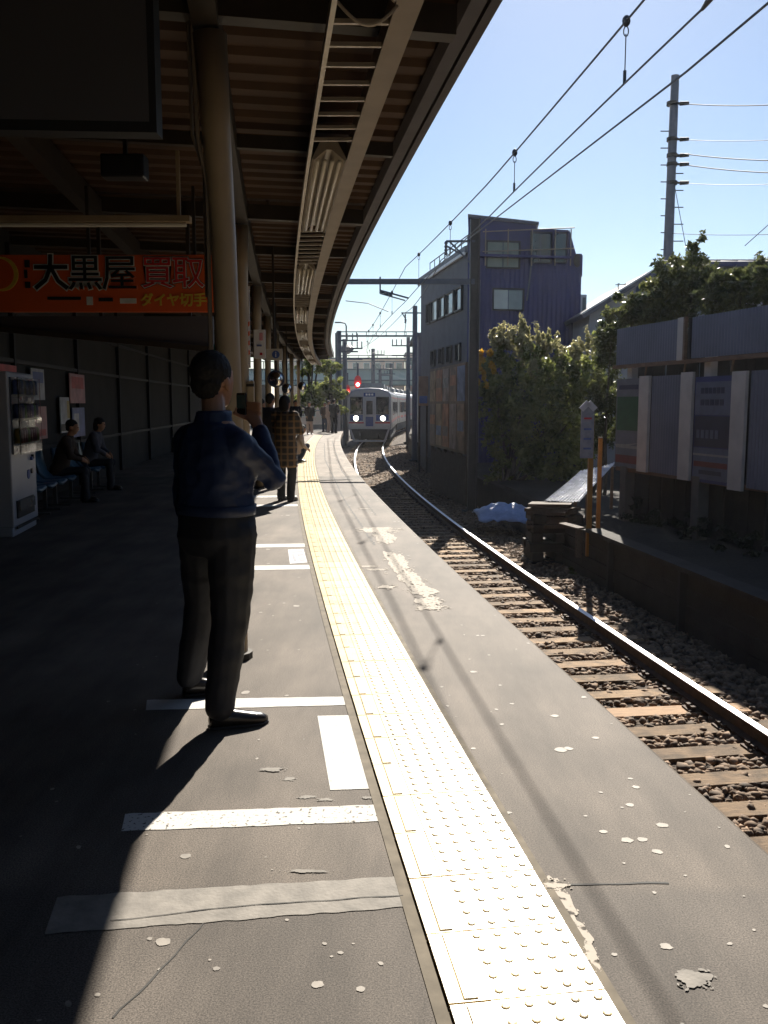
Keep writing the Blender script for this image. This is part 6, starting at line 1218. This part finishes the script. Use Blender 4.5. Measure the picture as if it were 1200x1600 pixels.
M_HL = mat('headlight_glow', (1, .95, .85), emit=(1, .88, .68, 40))
for x in (-.85, .85):
    mb = MB(); mb.tube([T(x, -.06, 1.70), T(x, -.12, 1.70)], .17, 18); hl = mb.build('headlight', M_TR, train); mb = MB(); mb.tube([T(x, -.12, 1.70), T(x, -.135, 1.70)], .135, 18); mb.build('lens', M_HL, hl)
fp('stripe', rc(-1.31, 1.31, 1.38, 1.46), .06, .008, M_TRED)
fp('buffer_beam', [(-1.22, .62), (1.22, .62), (1.28, 1.0), (-1.28, 1.0)], .02, .05, M_TUB)
sk = [(-1.28, 1.0), (-1.16, 1.0), (-.92, .34), (.92, .34), (1.16, 1.0), (1.28, 1.0), (1.02, .22), (-1.02, .22)]; fp('skirt', sk, .08, .06, M_TF)
mb = MB(); mb.bar(T(0, -.05, .80), T(0, -.50, .80), .22, .26); mb.box(T(0, -.52, .80), (.34, .12, .34)); mb.build('coupler', M_TUB, train)
for x in (-.6, .6): mb = MB(); mb.tube([T(x, -.06, .75), T(x, -.2, .6), T(x, -.12, .45)], .04, 6); mb.build('hose', M_TUB, train)
for x, s in ((-.82, 1), (.82, -1)): mb = MB(); mb.bar(T(x, -.10, 1.97), T(x + .25 * s, -.10, 2.6), .03); mb.build('wiper', M_FRAME, train)
# pantograph on the second car
Pq = trk(TY + 22, 0, ZR + 3.65); mb = MB(tp0)
pm = trk(TY + 22.5, 0, 4.05)
for sx in (-.5, .5): mb.bar(Pq + Vector((sx, 0, 0)), Pq + Vector((sx, .9, .5)), .05); mb.bar(Pq + Vector((sx, .9, .5)), pm + Vector((sx, 0, 0)), .04)
mb.bar(pm - Vector((.8, 0, 0)), pm + Vector((.8, 0, 0)), .07); mb.build('pantograph', M_MASTB, train)

# ------------------------------------------------------------------ platform end, trees and the town behind
M_FEN = mat('fence_grey', (.30, .29, .29), rough=.6, var=.1)
ef = root('end_fence', plat(48.2, -1.5, 0), 'grey metal fence closing the far platform end', 'fence'); o = ef.location
mb = MB(o); a, b = plat(48.2, -.15, 0), plat(48.2, -.95, 0); mb.prism([a, b, b + Vector((0, 0, 1.15)), a + Vector((0, 0, 1.15))], (0, .05, 0)); mb.build('panel', M_FEN, ef)
for of in fr(-1.1, -6, .35): mb = MB(o); mb.bar(plat(48.2, of, 0), plat(48.2, of, 1.1), .04); mb.build('baluster', M_FEN, ef)
mb = MB(o); mb.bar(plat(48.2, -1, 1.12), plat(48.2, -6, 1.12), .06); mb.build('rail', M_FEN, ef)
def tree(x, y, zb, h, rad, label, m, seed, per=260, size=.10, group='trees beyond the platform end'):
    rt = root('tree', (x, y, zb), label, 'tree', group); o = rt.location; rng = random.Random(seed); cl = []
    for k in range(9):
        a = rng.random() * 2 * PI; r_ = rad * rng.uniform(.2, .75); z = zb + h * rng.uniform(.45, .95); s = rad * rng.uniform(.35, .55); cl.append(((x + r_ * math.cos(a), y + r_ * math.sin(a), z), (s, s, s * .8)))
    leaves(cl, per, size, 'crown', m, rt, o, seed)
    mb = MB(o); mb.tube([(x, y, zb), (x + .05, y, zb + h * .4), (x, y + .1, zb + h * .8)], [.03 * h, .022 * h, .006 * h], 8)
    for c, s in cl: mb.tube([(x + .04, y, zb + h * rng.uniform(.3, .5)), Vector(c) * .5 + Vector((x, y, c[2] - .3)) * .5, c], [.012 * h, .008 * h, .003 * h], 6)
    mb.build('trunk', M_BARK, rt); return rt
tree(aty(515, 600, 52).x, 52, -1.5, 5.6, 1.15, 'leafy tree beside the far platform end', L_BUSH, 31)
tree(aty(499, 600, 56).x - .6, 56, -1.5, 6.0, 1.6, 'tree half hidden by the far canopy columns', L_BUSH, 32)
tree(-9.5, 34, -1.5, 5.5, 2.0, 'tree behind the open left side of the platform', L_BUSH, 33)
tree(-8.6, 42, -1.5, 5.0, 1.8, 'smaller tree farther along the open left side', L_DARK, 34)
# road overpass
OY = 118.0; za_, zb2 = aty(560, 578, OY).z, aty(560, 601, OY).z; ov = root('road_overpass', (0, OY, -1.5), 'pale green road overpass crossing behind the train', 'overpass'); o = ov.location
M_OVG = mat('overpass_green', (.36, .46, .43), rough=.7, var=.12, scale=.4)
mb = MB(o); mb.box((0, OY + 4, (za_ + zb2) / 2), (120, 8, za_ - zb2)); mb.build('deck', M_OVG, ov)
mb = MB(o); mb.box((0, OY - .1, zb2 + .55), (120, .3, .18)); mb.build('ledge', mat('ledge', (.16, .2, .2), rough=.7), ov)
mb = MB(o); mb.box((0, OY - .1, za_ + .08), (120, .35, .16)); mb.build('coping', MATS['ledge'], ov)
for x in fr(-56, 56, 16): mb = MB(o); mb.box((x + 7, OY + 4, (zb2 - 1.5) / 2), (1.6, 4, zb2 + 1.5)); mb.build('pier', M_CONC, ov)
for x in fr(-30, 30, 2.4): mb = MB(o); mb.box((x, OY - .3, za_ + .55), (.12, .12, 1.0)); mb.build('rail_post', MATS['ledge'], ov)
mb = MB(o); mb.box((0, OY - .3, za_ + 1.05), (60, .12, .1)); mb.build('handrail', MATS['ledge'], ov)
M_PKB = mat('pink_concrete', (.68, .50, .42), rough=.8, var=.08, scale=.5)
def block(x0, x1, y, z1, label, m, nwin=6, nfl=3, depth=9, zwin=None, name='town_building', roof=None):
    rt = root(name, ((x0 + x1) / 2, y + depth / 2, -1.6), label, 'building', 'buildings in the distance'); o = rt.location; mb = MB(o); mb.box(((x0 + x1) / 2, y + depth / 2, (z1 - 1.6) / 2), (x1 - x0, depth, z1 + 1.6)); mb.build('wall', m, rt)
    mb = MB(o); mb.box(((x0 + x1) / 2, y + depth / 2, z1 + .1), (x1 - x0 + .5, depth + .5, .2)); mb.build('roof', roof or M_BROOF, rt)
    fh = (z1 + 1.2) / nfl
    for r_ in range(nfl):
        for k in range(nwin):
            w = (x1 - x0) / nwin; cx = x0 + w * (k + .5); cz = -1.2 + fh * (r_ + .55); mb = MB(o); mb.box((cx, y - .02, cz), (w * .55, .08, fh * .45)); f_ = mb.build('window', M_TRIM, rt); mb = MB(o); mb.box((cx, y - .07, cz), (w * .47, .03, fh * .37)); mb.build('pane', G_M, f_)
    return rt
block(-16, 3.0, 132, aty(560, 561, 132).z, 'long pinkish building behind the overpass', M_PKB, 12, 4)
block(3.2, 16, 128, aty(620, 553, 128).z, 'taller pinkish building with dark roof behind the overpass', M_PKB, 8, 4, roof=M_HROOF)
block(1.78, 8, 47, 4.9, 'grey low building just beyond the dark corner building', M_BGREY, 5, 2, 8)
block(-34, -15, 60, 7.5, 'cream building left beyond the platform', mat('cream_wall', (.42, .38, .31), rough=.8), 7, 3)
block(-30, -13, 25, 7.0, 'grey building left behind the station', M_HWALL, 6, 3)
block(12, 24, 44, 6.0, 'grey house block on the right behind the hedge', M_HWALL, 5, 2)
block(9, 22, 70, 7.0, 'plain block on the right beyond the curve', mat('buff_wall', (.36, .32, .27), rough=.8), 6, 3)
for k, (y0, y1, z1, lab) in enumerate(((-13, -2, 9.2, 'tall grey house added out of view near the viewer to block sky light'), (-1, 9.5, 8.6, 'second grey house added out of view on the right to block sky light'))):  # unseen houses added to keep sky light out of the canopy shade
    rt = root('house', (10, (y0 + y1) / 2, ZG), lab, 'house'); mb = MB(rt.location); mb.box((11, (y0 + y1) / 2, (z1 + ZG) / 2), (6, y1 - y0, z1 - ZG)); mb.build('wall', M_HWALL, rt); mb = MB(rt.location)  # added unseen house, blocks sky light
    mb.prism([(7.6, y0 - .3, z1), (14.4, y0 - .3, z1), (11, y0 - .3, z1 + 1.6)], (0, y1 - y0 + .6, 0)); mb.build('roof', M_HROOF, rt)
    for j in range(3):
        for z in (1.6, 4.4, 7.2): yc = y0 + (y1 - y0) * (j + .5) / 3; mb = MB(rt.location); mb.box((7.98, yc, z), (.08, 1.5, 1.1)); f_ = mb.build('window', M_TRIM, rt); mb = MB(rt.location); mb.box((7.93, yc, z), (.03, 1.36, .96)); mb.build('pane', G_M, f_)
lp = aty(541, 505, 100); ll = root('street_lamp', (lp.x, 100, -1.5), 'tall slender lamp post on the skyline left of the train', 'street lamp'); mb = MB(ll.location); mb.tube([(lp.x, 100, -1.5), (lp.x, 100, lp.z - .3), (lp.x - .15, 100, lp.z), (lp.x - .7, 100, lp.z + .1)], .08, 8); mb.build('post', M_MASTB, ll); mb = MB(ll.location); mb.box((lp.x - .9, 100, lp.z + .08), (.7, .3, .14)); mb.build('lamp_head', M_MASTB, ll); mb = MB(ll.location); mb.tube([(lp.x, 100, aty(541, 546, 100).z + t) for t in (-.5, -.2, .2, .5)], [.3, .7, .9, .4], 12); mb.build('speaker_cluster', M_MASTB, ll)

# ------------------------------------------------------------------ winter haze: one closed box of even, thin air round the whole place
hz = bpy.data.materials.new('haze_air'); hz.use_nodes = True; ht = hz.node_tree; ht.nodes.remove(ht.nodes['Principled BSDF'])
pv = ht.nodes.new('ShaderNodeVolumePrincipled'); pv.inputs['Color'].default_value = (0.93, 0.95, 1.0, 1); pv.inputs['Density'].default_value = 0.0003; pv.inputs['Anisotropy'].default_value = 0.45
ht.links.new(pv.outputs[0], ht.nodes['Material Output'].inputs['Volume'])
mb = MB(); mb.box((0, 0, 5.0), (3200, 3200, 16.0)); hzo = mb.build('haze', hz); hzo['kind'] = 'stuff'
bpy.data.scenes.remove(TMP)
